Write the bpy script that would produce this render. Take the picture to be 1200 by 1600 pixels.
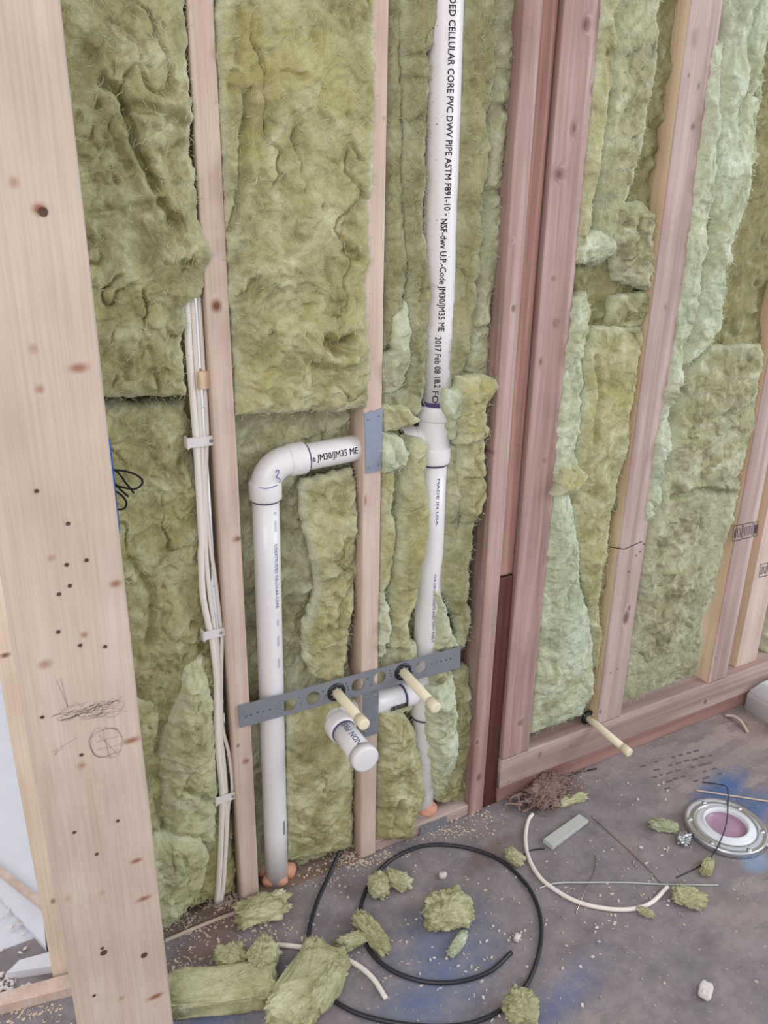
import bpy, bmesh, math, random
import numpy as np
from mathutils import Matrix, Vector

SC = bpy.context.scene
COL = SC.collection
for _o in list(bpy.data.objects):
    bpy.data.objects.remove(_o)

# ------------------------------------------------------------------ camera
FPX = 1250.0                       # focal length in pixels of a 1200x1600 frame
CAM_D, CAM_H = 1.233, 1.36         # metres in front of the stud wall, above the floor
_d = np.array([-57.0, 3280.0, FPX]); _d /= np.linalg.norm(_d)
_x = np.array([2400.0, (57 * 2400.0 - FPX * FPX) / 3280.0, FPX]); _x /= np.linalg.norm(_x)
_y = np.cross(_x, _d)
if _y[2] < 0: _y = -_y
RW = np.stack([_x, _y, -_d])       # camera (right, down, forward) -> world
cam_data = bpy.data.cameras.new('camera'); cam = bpy.data.objects.new('camera', cam_data); COL.objects.link(cam)
cam_data.sensor_fit = 'VERTICAL'; cam_data.sensor_height = 36.0; cam_data.lens = FPX * 36.0 / 1600.0
cam_data.clip_start = 0.02
_r, _dn, _f = RW[:, 0], RW[:, 1], RW[:, 2]
M = Matrix(((_r[0], -_dn[0], -_f[0], 0.0), (_r[1], -_dn[1], -_f[1], -CAM_D), (_r[2], -_dn[2], -_f[2], CAM_H), (0, 0, 0, 1)))
cam.matrix_world = M
SC.camera = cam

# ------------------------------------------------------------------ sky and daylight
SC.view_settings.view_transform = 'Standard'; SC.view_settings.look = 'None'
SC.view_settings.gamma = 1.0; SC.view_settings.use_curve_mapping = False
SC.view_settings.exposure = 0.0
world = bpy.data.worlds.new('overcast_sky'); SC.world = world; world.use_nodes = True
world.node_tree.nodes['Background'].inputs[0].default_value = (0.93, 0.95, 1.0, 1)
world.node_tree.nodes['Background'].inputs[1].default_value = 0.84

def window_light(name, loc, target, sx, sy, power, color):
    l = bpy.data.lights.new(name, 'AREA'); l.shape = 'RECTANGLE'; l.size = sx; l.size_y = sy
    l.energy = power; l.color = color
    o = bpy.data.objects.new(name, l); COL.objects.link(o); o.location = loc
    o.rotation_euler = (Vector(target) - Vector(loc)).to_track_quat('-Z', 'Y').to_euler()
    return o
window_light('window_daylight_right', (3.3, -1.9, 1.9), (1.1, 0, 0.9), 1.3, 1.5, 44, (0.84, 0.93, 1.0))
window_light('window_daylight_left', (-1.3, -2.6, 2.2), (0.5, 0, 0.8), 1.8, 1.5, 42, (1.0, 0.93, 0.86))
window_light('window_daylight_next_room', (-1.6, 1.2, 2.3), (-0.1, 0.9, 0.0), 1.4, 1.4, 14, (0.92, 0.96, 1.0))

# ------------------------------------------------------------------ helpers
def ray(px, py): return RW @ np.array([px - 600.0, py - 800.0, FPX])
def at(px, py, Y=0.0):
    r = ray(px, py); t = (Y + CAM_D) / r[1]
    return np.array([t * r[0], Y, t * r[2] + CAM_H])
def fl(px, py, z=0.0):
    r = ray(px, py); t = (z - CAM_H) / r[2]
    return np.array([t * r[0], t * r[1] - CAM_D, z])
def lin(c):
    out = []
    for v in c[:3]:
        v /= 255.0
        out.append(v / 12.92 if v <= 0.04045 else ((v + 0.055) / 1.055) ** 2.4)
    return (*out, 1.0)

_rs = np.random.RandomState(7)
_perm = _rs.permutation(256); _perm = np.concatenate([_perm, _perm, _perm])
_ga = _rs.rand(256) * 2 * np.pi; _gx, _gy = np.cos(_ga), np.sin(_ga)
def perlin(x, y):
    xi = np.floor(x).astype(int); yi = np.floor(y).astype(int)
    xf = x - xi; yf = y - yi; xi &= 255; yi &= 255
    u = xf ** 3 * (xf * (xf * 6 - 15) + 10); v = yf ** 3 * (yf * (yf * 6 - 15) + 10)
    def g(ix, iy, dx, dy):
        h = _perm[_perm[ix] + iy]; return _gx[h] * dx + _gy[h] * dy
    x1 = xi + 1; y1 = yi + 1
    a = g(xi, yi, xf, yf); b = g(x1 & 255, yi, xf - 1, yf)
    c = g(xi, y1 & 255, xf, yf - 1); d = g(x1 & 255, y1 & 255, xf - 1, yf - 1)
    return ((a + u * (b - a)) + v * ((c + u * (d - c)) - (a + u * (b - a)))) * 1.5
def fbm(x, y, o=4):
    s = 0; a = 1.0; t = 0
    for i in range(o):
        s = s + a * perlin(x * 2 ** i + 17.3 * i, y * 2 ** i + 9.1 * i); t += a; a *= 0.5
    return s / t

def mesh_np(name, verts, faces, mat=None, smooth=True):
    """faces: list of integer arrays (n,3) or (n,4)"""
    me = bpy.data.meshes.new(name)
    verts = np.asarray(verts, dtype=np.float32)
    me.vertices.add(len(verts)); me.vertices.foreach_set('co', verts.ravel())
    faces = [np.asarray(f, dtype=np.int32) for f in faces if len(f)]
    loops = np.concatenate([f.ravel() for f in faces])
    tot = np.concatenate([np.full(len(f), f.shape[1], dtype=np.int32) for f in faces])
    st = np.concatenate([[0], np.cumsum(tot)[:-1]]).astype(np.int32)
    me.loops.add(len(loops)); me.loops.foreach_set('vertex_index', loops)
    me.polygons.add(len(tot)); me.polygons.foreach_set('loop_start', st); me.polygons.foreach_set('loop_total', tot)
    me.polygons.foreach_set('use_smooth', np.full(len(tot), smooth))
    me.update(calc_edges=True); me.validate()
    if mat: me.materials.append(mat)
    return me
def link(name, me, parent=None, loc=None):
    o = bpy.data.objects.new(name, me); COL.objects.link(o)
    if loc is not None: o.location = loc
    if parent is not None:
        o.parent = parent
    return o
def tag(o, label=None, cat=None, group=None, kind=None):
    if label: o['label'] = label
    if cat: o['category'] = cat
    if group: o['group'] = group
    if kind: o['kind'] = kind
    return o
def thing(name, label, cat, loc, group=None):
    o = bpy.data.objects.new(name, None); COL.objects.link(o); o.location = loc
    o.empty_display_size = 0.05
    return tag(o, label, cat, group)
def recenter(verts, base):
    return np.asarray(verts) - np.asarray(base)

def grid_faces(n, m, wrap=False, off=0):
    i, j = np.meshgrid(np.arange(n - 1), np.arange(m if wrap else m - 1), indexing='ij')
    i = i.ravel(); j = j.ravel(); k = (j + 1) % m
    return np.stack([i * m + j, i * m + k, (i + 1) * m + k, (i + 1) * m + j], 1) + off

def tube_np(pts, rad, seg=14, flat=1.0, cap=True, off=0):
    """a tube through pts; returns verts, faces lists"""
    P = np.asarray(pts, float); n = len(P)
    R = np.full(n, rad) if np.isscalar(rad) else np.asarray(rad, float)
    T = np.gradient(P, axis=0); T /= np.linalg.norm(T, axis=1)[:, None] + 1e-12
    up = np.array([0, 0, 1.0]) if abs(T[0][2]) < 0.9 else np.array([1.0, 0, 0])
    u = np.cross(T[0], up); u /= np.linalg.norm(u)
    V = []
    for i in range(n):
        u = u - T[i] * np.dot(u, T[i]); u /= np.linalg.norm(u); w = np.cross(T[i], u)
        a = np.linspace(0, 2 * np.pi, seg, endpoint=False)
        V.append(P[i] + R[i] * (np.cos(a)[:, None] * u + flat * np.sin(a)[:, None] * w))
    V = np.concatenate(V); F = [grid_faces(n, seg, True)]
    if cap:
        V = np.concatenate([V, P[:1], P[-1:]]); c0 = n * seg; c1 = c0 + 1
        j = np.arange(seg)
        F.append(np.stack([(j + 1) % seg, j, np.full(seg, c0)], 1))
        F.append(np.stack([(n - 1) * seg + j, (n - 1) * seg + (j + 1) % seg, np.full(seg, c1)], 1))
    return V, F
def spline(pts, n=60):
    """Catmull-Rom resample"""
    P = np.asarray(pts, float); Q = np.concatenate([[2 * P[0] - P[1]], P, [2 * P[-1] - P[-2]]])
    out = []; k = len(P) - 1
    for s in np.linspace(0, k, n):
        i = min(int(s), k - 1); t = s - i
        a, b, c, d = Q[i], Q[i + 1], Q[i + 2], Q[i + 3]
        out.append(0.5 * ((2 * b) + (-a + c) * t + (2 * a - 5 * b + 4 * c - d) * t * t + (-a + 3 * b - 3 * c + d) * t ** 3))
    return np.array(out)
def merge(parts):
    V = []; F = []; o = 0
    for v, fs in parts:
        V.append(v); F += [np.asarray(f) + o for f in fs]; o += len(v)
    return np.concatenate(V), F
def box_np(x0, x1, y0, y1, z0, z1):
    v = np.array([(x, y, z) for x in (x0, x1) for y in (y0, y1) for z in (z0, z1)], float)
    f = np.array([(0, 1, 3, 2), (4, 6, 7, 5), (0, 4, 5, 1), (2, 3, 7, 6), (0, 2, 6, 4), (1, 5, 7, 3)])
    return v, [f]
def bevel_mesh(me, w, seg=2):
    bm = bmesh.new(); bm.from_mesh(me)
    bmesh.ops.remove_doubles(bm, verts=bm.verts, dist=1e-6)
    bmesh.ops.bevel(bm, geom=list(bm.edges), offset=w, segments=seg, affect='EDGES', clamp_overlap=True)
    bmesh.ops.recalc_face_normals(bm, faces=bm.faces)
    bm.to_mesh(me); bm.free(); return me
def lathe_np(prof, seg=40):
    """prof: (r, h) about local Z"""
    pr = np.array(prof, float); a = np.linspace(0, 2 * np.pi, seg, endpoint=False)
    V = np.stack([pr[:, 0][:, None] * np.cos(a), pr[:, 0][:, None] * np.sin(a), np.repeat(pr[:, 1][:, None], seg, 1)], -1).reshape(-1, 3)
    return V, [grid_faces(len(pr), seg, True)]
def orient(V, p, axis):
    """put local +Z of V along axis at p"""
    q = Vector((0, 0, 1)).rotation_difference(Vector(axis).normalized()).to_matrix()
    return V @ np.array(q).T + np.asarray(p)

# ------------------------------------------------------------------ materials
def new_mat(name, rough=0.6, spec=0.3):
    m = bpy.data.materials.new(name); m.use_nodes = True
    nt = m.node_tree; b = nt.nodes['Principled BSDF']
    b.inputs['Roughness'].default_value = rough; b.inputs['Specular IOR Level'].default_value = spec
    return m, nt, b
def plain(name, rgb, rough=0.5, spec=0.4, metal=0.0, var=0.08, scale=30, bump=0.0):
    m, nt, b = new_mat(name, rough, spec); N = nt.nodes; L = nt.links
    b.inputs['Metallic'].default_value = metal
    tc = N.new('ShaderNodeTexCoord'); no = N.new('ShaderNodeTexNoise'); no.inputs['Scale'].default_value = scale; no.inputs['Detail'].default_value = 4
    mx = N.new('ShaderNodeMix'); mx.data_type = 'RGBA'
    c = lin(rgb)
    mx.inputs[6].default_value = tuple(v * (1 - var) for v in c[:3]) + (1,)
    mx.inputs[7].default_value = tuple(min(1, v * (1 + var)) for v in c[:3]) + (1,)
    L.new(tc.outputs['Object'], no.inputs['Vector']); L.new(no.outputs['Fac'], mx.inputs[0]); L.new(mx.outputs[2], b.inputs['Base Color'])
    if bump:
        bp = N.new('ShaderNodeBump'); bp.inputs['Strength'].default_value = bump; bp.inputs['Distance'].default_value = 0.002
        L.new(no.outputs['Fac'], bp.inputs['Height']); L.new(bp.outputs['Normal'], b.inputs['Normal'])
    return m
def ramp(N, stops):
    r = N.new('ShaderNodeValToRGB'); e = r.color_ramp.elements
    while len(e) < len(stops): e.new(0.5)
    for el, (p, c) in zip(e, stops): el.position = p; el.color = c
    return r
def wool(name, dark, mid, pale, tint):
    m, nt, b = new_mat(name, 0.95, 0.05); N = nt.nodes; L = nt.links
    tc = N.new('ShaderNodeTexCoord'); oi = N.new('ShaderNodeObjectInfo')
    ad = N.new('ShaderNodeVectorMath'); ad.operation = 'ADD'
    sc = N.new('ShaderNodeVectorMath'); sc.operation = 'SCALE'; sc.inputs[3].default_value = 40
    cb = N.new('ShaderNodeCombineXYZ'); L.new(oi.outputs['Random'], cb.inputs[0]); L.new(oi.outputs['Random'], cb.inputs[1]); L.new(cb.outputs[0], sc.inputs[0])
    L.new(tc.outputs['Object'], ad.inputs[0]); L.new(sc.outputs[0], ad.inputs[1])
    n1 = N.new('ShaderNodeTexNoise'); n1.inputs['Scale'].default_value = 16; n1.inputs['Detail'].default_value = 6; n1.inputs['Roughness'].default_value = 0.62; n1.inputs['Distortion'].default_value = 0.8
    L.new(ad.outputs[0], n1.inputs['Vector'])
    r1 = ramp(N, [(0.3, lin(dark)), (0.48, lin(mid)), (0.68, lin(pale))]); L.new(n1.outputs['Fac'], r1.inputs[0])
    n2 = N.new('ShaderNodeTexNoise'); n2.inputs['Scale'].default_value = 5; n2.inputs['Detail'].default_value = 3
    L.new(ad.outputs[0], n2.inputs['Vector'])
    r2 = ramp(N, [(0.42, (0, 0, 0, 1)), (0.68, (1, 1, 1, 1))]); L.new(n2.outputs['Fac'], r2.inputs[0])
    mx = N.new('ShaderNodeMix'); mx.data_type = 'RGBA'; mx.inputs[7].default_value = lin(tint)
    ml = N.new('ShaderNodeMath'); ml.operation = 'MULTIPLY'; ml.inputs[1].default_value = 0.55
    L.new(r2.outputs[0], ml.inputs[0]); L.new(ml.outputs[0], mx.inputs[0]); L.new(r1.outputs[0], mx.inputs[6])
    ae = N.new('ShaderNodeAttribute'); ae.attribute_name = 'torn'
    me_ = N.new('ShaderNodeMix'); me_.data_type = 'RGBA'; me_.inputs[7].default_value = lin((212, 216, 188))  # torn wool, paled further by painted edge light
    L.new(ae.outputs['Fac'], me_.inputs[0]); L.new(mx.outputs[2], me_.inputs[6]); mx = me_
    # fine fibres: two stretched noises, colour speckle and relief
    mp = N.new('ShaderNodeMapping'); mp.inputs['Scale'].default_value = (900, 900, 170); mp.inputs['Rotation'].default_value = (0.3, 0.6, 0.2)
    mp2 = N.new('ShaderNodeMapping'); mp2.inputs['Scale'].default_value = (190, 700, 800); mp2.inputs['Rotation'].default_value = (0.2, -0.5, 0.7)
    nw = N.new('ShaderNodeTexNoise'); nw.inputs['Scale'].default_value = 60; nw.inputs['Detail'].default_value = 2
    L.new(ad.outputs[0], nw.inputs['Vector'])
    wv = N.new('ShaderNodeVectorMath'); wv.operation = 'MULTIPLY_ADD'; wv.inputs[1].default_value = (0.03, 0.03, 0.03)
    L.new(nw.outputs['Color'], wv.inputs[0]); L.new(ad.outputs[0], wv.inputs[2])
    fa = N.new('ShaderNodeTexNoise'); fa.inputs['Scale'].default_value = 1; fa.inputs['Detail'].default_value = 3
    fb = N.new('ShaderNodeTexNoise'); fb.inputs['Scale'].default_value = 1; fb.inputs['Detail'].default_value = 3
    L.new(wv.outputs[0], mp.inputs[0]); L.new(wv.outputs[0], mp2.inputs[0]); L.new(mp.outputs[0], fa.inputs['Vector']); L.new(mp2.outputs[0], fb.inputs['Vector'])
    mm = N.new('ShaderNodeMath'); mm.operation = 'MULTIPLY'; L.new(fa.outputs['Fac'], mm.inputs[0]); L.new(fb.outputs['Fac'], mm.inputs[1])
    rf = ramp(N, [(0.13, (0.74, 0.72, 0.68, 1)), (0.25, (1, 1, 1, 1)), (0.40, (1.0, 1.0, 1.0, 1))]); L.new(mm.outputs[0], rf.inputs[0])
    mu = N.new('ShaderNodeMix'); mu.data_type = 'RGBA'; mu.blend_type = 'MULTIPLY'; mu.inputs[0].default_value = 1.0
    L.new(mx.outputs[2], mu.inputs[6]); L.new(rf.outputs[0], mu.inputs[7]); L.new(mu.outputs[2], b.inputs['Base Color'])
    bp = N.new('ShaderNodeBump'); bp.inputs['Strength'].default_value = 0.4; bp.inputs['Distance'].default_value = 0.004
    L.new(mm.outputs[0], bp.inputs['Height'])
    bp2 = N.new('ShaderNodeBump'); bp2.inputs['Strength'].default_value = 0.5; bp2.inputs['Distance'].default_value = 0.006
    n3 = N.new('ShaderNodeTexNoise'); n3.inputs['Scale'].default_value = 75; n3.inputs['Detail'].default_value = 4; n3.inputs['Distortion'].default_value = 1.2
    L.new(ad.outputs[0], n3.inputs['Vector']); L.new(n3.outputs['Fac'], bp2.inputs['Height']); L.new(bp.outputs['Normal'], bp2.inputs['Normal'])
    L.new(bp2.outputs['Normal'], b.inputs['Normal'])
    return m
def wood(name, light, dark, knot=(120, 75, 55), rough=0.62, grain=1.0, saw=0.0):
    m, nt, b = new_mat(name, rough, 0.25); N = nt.nodes; L = nt.links
    tc = N.new('ShaderNodeTexCoord'); oi = N.new('ShaderNodeObjectInfo')
    cb = N.new('ShaderNodeCombineXYZ'); L.new(oi.outputs['Random'], cb.inputs[0]); L.new(oi.outputs['Random'], cb.inputs[2])
    sc = N.new('ShaderNodeVectorMath'); sc.operation = 'MULTIPLY_ADD'; sc.inputs[1].default_value = (9, 9, 9)
    L.new(cb.outputs[0], sc.inputs[0]); L.new(tc.outputs['Object'], sc.inputs[2])
    mp = N.new('ShaderNodeMapping'); mp.inputs['Scale'].default_value = (30 * grain, 30 * grain, 1.1); L.new(sc.outputs[0], mp.inputs[0])
    ak = N.new('ShaderNodeAttribute'); ak.attribute_name = 'knot'
    n1 = N.new('ShaderNodeTexNoise'); n1.inputs['Scale'].default_value = 1.0; n1.inputs['Detail'].default_value = 5; n1.inputs['Roughness'].default_value = 0.55; n1.inputs['Distortion'].default_value = 0.35
    off = N.new('ShaderNodeVectorMath'); off.operation = 'ADD'
    L.new(mp.outputs[0], off.inputs[0])
    km = N.new('ShaderNodeMath'); km.operation = 'MULTIPLY'; km.inputs[1].default_value = 1.6; L.new(ak.outputs['Fac'], km.inputs[0])
    kc = N.new('ShaderNodeCombineXYZ'); L.new(km.outputs[0], kc.inputs[0]); L.new(kc.outputs[0], off.inputs[1])
    L.new(off.outputs[0], n1.inputs['Vector'])
    r1 = ramp(N, [(0.3, lin(dark)), (0.48, lin([(a + c) / 2 for a, c in zip(light, dark)])), (0.62, lin(light))]); L.new(n1.outputs['Fac'], r1.inputs[0])
    mpf = N.new('ShaderNodeMapping'); mpf.inputs['Scale'].default_value = (260, 260, 7); L.new(sc.outputs[0], mpf.inputs[0])
    n2 = N.new('ShaderNodeTexNoise'); n2.inputs['Scale'].default_value = 1; n2.inputs['Detail'].default_value = 3; L.new(mpf.outputs[0], n2.inputs['Vector'])
    r2 = ramp(N, [(0.3, (0.84, 0.82, 0.80, 1)), (0.6, (1, 1, 1, 1))]); L.new(n2.outputs['Fac'], r2.inputs[0])
    mu = N.new('ShaderNodeMix'); mu.data_type = 'RGBA'; mu.blend_type = 'MULTIPLY'; mu.inputs[0].default_value = 0.75
    L.new(r1.outputs[0], mu.inputs[6]); L.new(r2.outputs[0], mu.inputs[7])
    # broad dirty blotches
    n3 = N.new('ShaderNodeTexNoise'); n3.inputs['Scale'].default_value = 6; n3.inputs['Detail'].default_value = 4; L.new(sc.outputs[0], n3.inputs['Vector'])
    r3 = ramp(N, [(0.35, (0.86, 0.83, 0.82, 1)), (0.6, (1, 1, 1, 1))]); L.new(n3.outputs['Fac'], r3.inputs[0])
    mu2 = N.new('ShaderNodeMix'); mu2.data_type = 'RGBA'; mu2.blend_type = 'MULTIPLY'; mu2.inputs[0].default_value = 0.8
    L.new(mu.outputs[2], mu2.inputs[6]); L.new(r3.outputs[0], mu2.inputs[7])
    rk = ramp(N, [(0.12, (0, 0, 0, 1)), (0.75, (1, 1, 1, 1))]); L.new(ak.outputs['Fac'], rk.inputs[0])
    mk = N.new('ShaderNodeMix'); mk.data_type = 'RGBA'; mk.inputs[7].default_value = lin(knot)
    L.new(rk.outputs[0], mk.inputs[0]); L.new(mu2.outputs[2], mk.inputs[6]); L.new(mk.outputs[2], b.inputs['Base Color'])
    bp = N.new('ShaderNodeBump'); bp.inputs['Strength'].default_value = 0.25 + saw; bp.inputs['Distance'].default_value = 0.0012
    L.new(n2.outputs['Fac'], bp.inputs['Height']); L.new(bp.outputs['Normal'], b.inputs['Normal'])
    return m

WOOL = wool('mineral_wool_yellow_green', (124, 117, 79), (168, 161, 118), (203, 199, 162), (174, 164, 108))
WOOLM = wool('mineral_wool_pale_yellow_green', (148, 143, 105), (186, 182, 141), (212, 210, 180), (187, 189, 152))
WOOLG = wool('mineral_wool_grey_green', (126, 122, 94), (162, 157, 124), (200, 198, 170), (172, 174, 146))
WOOLP = wool('mineral_wool_pale', (150, 151, 120), (184, 187, 154), (216, 221, 200), (186, 202, 184))
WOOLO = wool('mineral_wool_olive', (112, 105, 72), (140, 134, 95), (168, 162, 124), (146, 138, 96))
SPRUCE = wood('pale_spruce_lumber', (214, 193, 179), (197, 172, 157))
SPRUCE_LIT = wood('doorway_lit_spruce_lumber', (232, 214, 194), (218, 196, 172))  # brighter spruce: doorway light on the end stud painted into the colour
SPRUCE_POST = wood('pale_spruce_post', (206, 189, 174), (199, 179, 163), knot=(150, 100, 78))
FIR_T = wood('rosy_fir_lumber', (190, 165, 157), (144, 112, 103), knot=(110, 78, 70))
FIR = wood('pinkish_fir_lumber', (196, 175, 168), (160, 133, 125), knot=(124, 94, 86))
FIR_RED = wood('reddish_rough_fir', (176, 136, 124), (122, 84, 74), grain=1.8, saw=0.5, rough=0.75)
FIR_DARK = wood('dark_brown_painted_fir', (96, 58, 54), (70, 38, 36), rough=0.5)
BASEB = wood('weathered_red_board', (168, 132, 122), (138, 104, 96), rough=0.8)
DIRTW = wood('dirty_trodden_plate', (150, 130, 118), (122, 102, 92), rough=0.85)
PINE_AND_LIT = wood('yellow_pine_and_warm_lit_face', (228, 204, 174), (212, 182, 150))  # pine offcut; on stud left faces it is warm light painted in
PVC = plain('white_pvc', (226, 222, 224), 0.32, 0.5, var=0.02)
PVCB = plain('white_pvc_upper_pipe', (224, 218, 220), 0.35, 0.5, var=0.03)
def specks(m, rgb, scale, thr):
    nt = m.node_tree; N = nt.nodes; L = nt.links; b = N['Principled BSDF']; src = b.inputs['Base Color'].links[0].from_socket
    tc = N.new('ShaderNodeTexCoord'); no = N.new('ShaderNodeTexNoise'); no.inputs['Scale'].default_value = scale; no.inputs['Detail'].default_value = 1
    r = ramp(N, [(thr, (0, 0, 0, 1)), (thr + .03, (1, 1, 1, 1))]); mx = N.new('ShaderNodeMix'); mx.data_type = 'RGBA'; mx.inputs[7].default_value = lin(rgb)
    L.new(tc.outputs['Object'], no.inputs['Vector']); L.new(no.outputs['Fac'], r.inputs[0]); L.new(r.outputs[0], mx.inputs[0]); L.new(src, mx.inputs[6]); L.new(mx.outputs[2], b.inputs['Base Color'])
specks(PVCB, (70, 66, 72), 240, .735)
CPVC = plain('cream_cpvc', (232, 220, 192), 0.4, 0.5, var=0.02)
PRIMER = plain('purple_primer', (72, 52, 104), 0.5, 0.3, var=0.25, scale=200)
INK = plain('black_pipe_print', (48, 46, 52), 0.7, 0.1)
INKB = plain('blue_grey_pipe_print', (96, 106, 150), 0.7, 0.1)
INKF = plain('faded_pipe_print', (188, 190, 206), 0.7, 0.1)
BLUEINK = plain('blue_pen_ink', (62, 60, 150), 0.6, 0.2)
STEEL = plain('galvanized_steel', (134, 137, 146), 0.42, 0.5, metal=0.25, var=0.10, scale=40)
STEELB = plain('bluish_nail_plate_steel', (142, 151, 168), 0.4, 0.5, metal=0.25, var=0.12, scale=50)
BLACKP = plain('black_plastic', (26, 26, 30), 0.4, 0.5)
NAILH = plain('brown_nail_hole', (92, 70, 60), 0.9, 0.1)
HOLE = plain('dark_recess', (36, 30, 28), 0.9, 0.1)
CABLE = plain('white_cable_jacket', (232, 222, 214), 0.45, 0.4, var=0.02)
STAPLE = plain('white_nylon_staple', (222, 214, 212), 0.45, 0.4, var=0.03)
FOAM = plain('orange_sealing_foam', (208, 152, 126), 0.7, 0.2, var=0.12, scale=60, bump=0.4)
PEX = plain('black_tube_plastic', (38, 38, 48), 0.38, 0.5, var=0.15)
TAPE = plain('blue_painters_tape', (38, 92, 176), 0.7, 0.2, var=0.04)
MARK = plain('black_marker_squiggle', (28, 27, 26), 0.6, 0.2)
GRAPH = plain('pencil_graphite', (168, 152, 143), 0.8, 0.1, var=0.2, scale=200)
STAMPF = plain('worn_floor_print', (106, 94, 98), 0.8, 0.1, var=0.3, scale=150)
STAMP = plain('black_stamp_ink', (76, 66, 76), 0.8, 0.1, var=0.3, scale=150)
ENAMEL = plain('white_enamel', (222, 224, 230), 0.25, 0.5, var=0.01)
CHIP = plain('wood_shavings', (204, 184, 166), 0.85, 0.1, var=0.2, scale=60)
PLASTER = plain('white_plaster_crumb', (214, 206, 202), 0.9, 0.1, var=0.1)
FIBRE = plain('brown_jute_fibre', (146, 120, 114), 0.9, 0.1, var=0.25, scale=50)
COPPER = plain('bright_bare_wire', (200, 180, 170), 0.2, 0.5, metal=1.0)
FOIL = plain('crumpled_foil', (205, 208, 215), 0.2, 0.5, metal=0.95)
DRYW = plain('dusty_white_panel', (212, 212, 220), 0.85, 0.1, var=0.06, scale=10)
SHIM = plain('pale_grey_shim', (186, 188, 184), 0.7, 0.2, var=0.06)
CLEAR = plain('pink_plastic_knockout', (166, 132, 156), 0.3, 0.5, var=0.25, scale=40)

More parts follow.
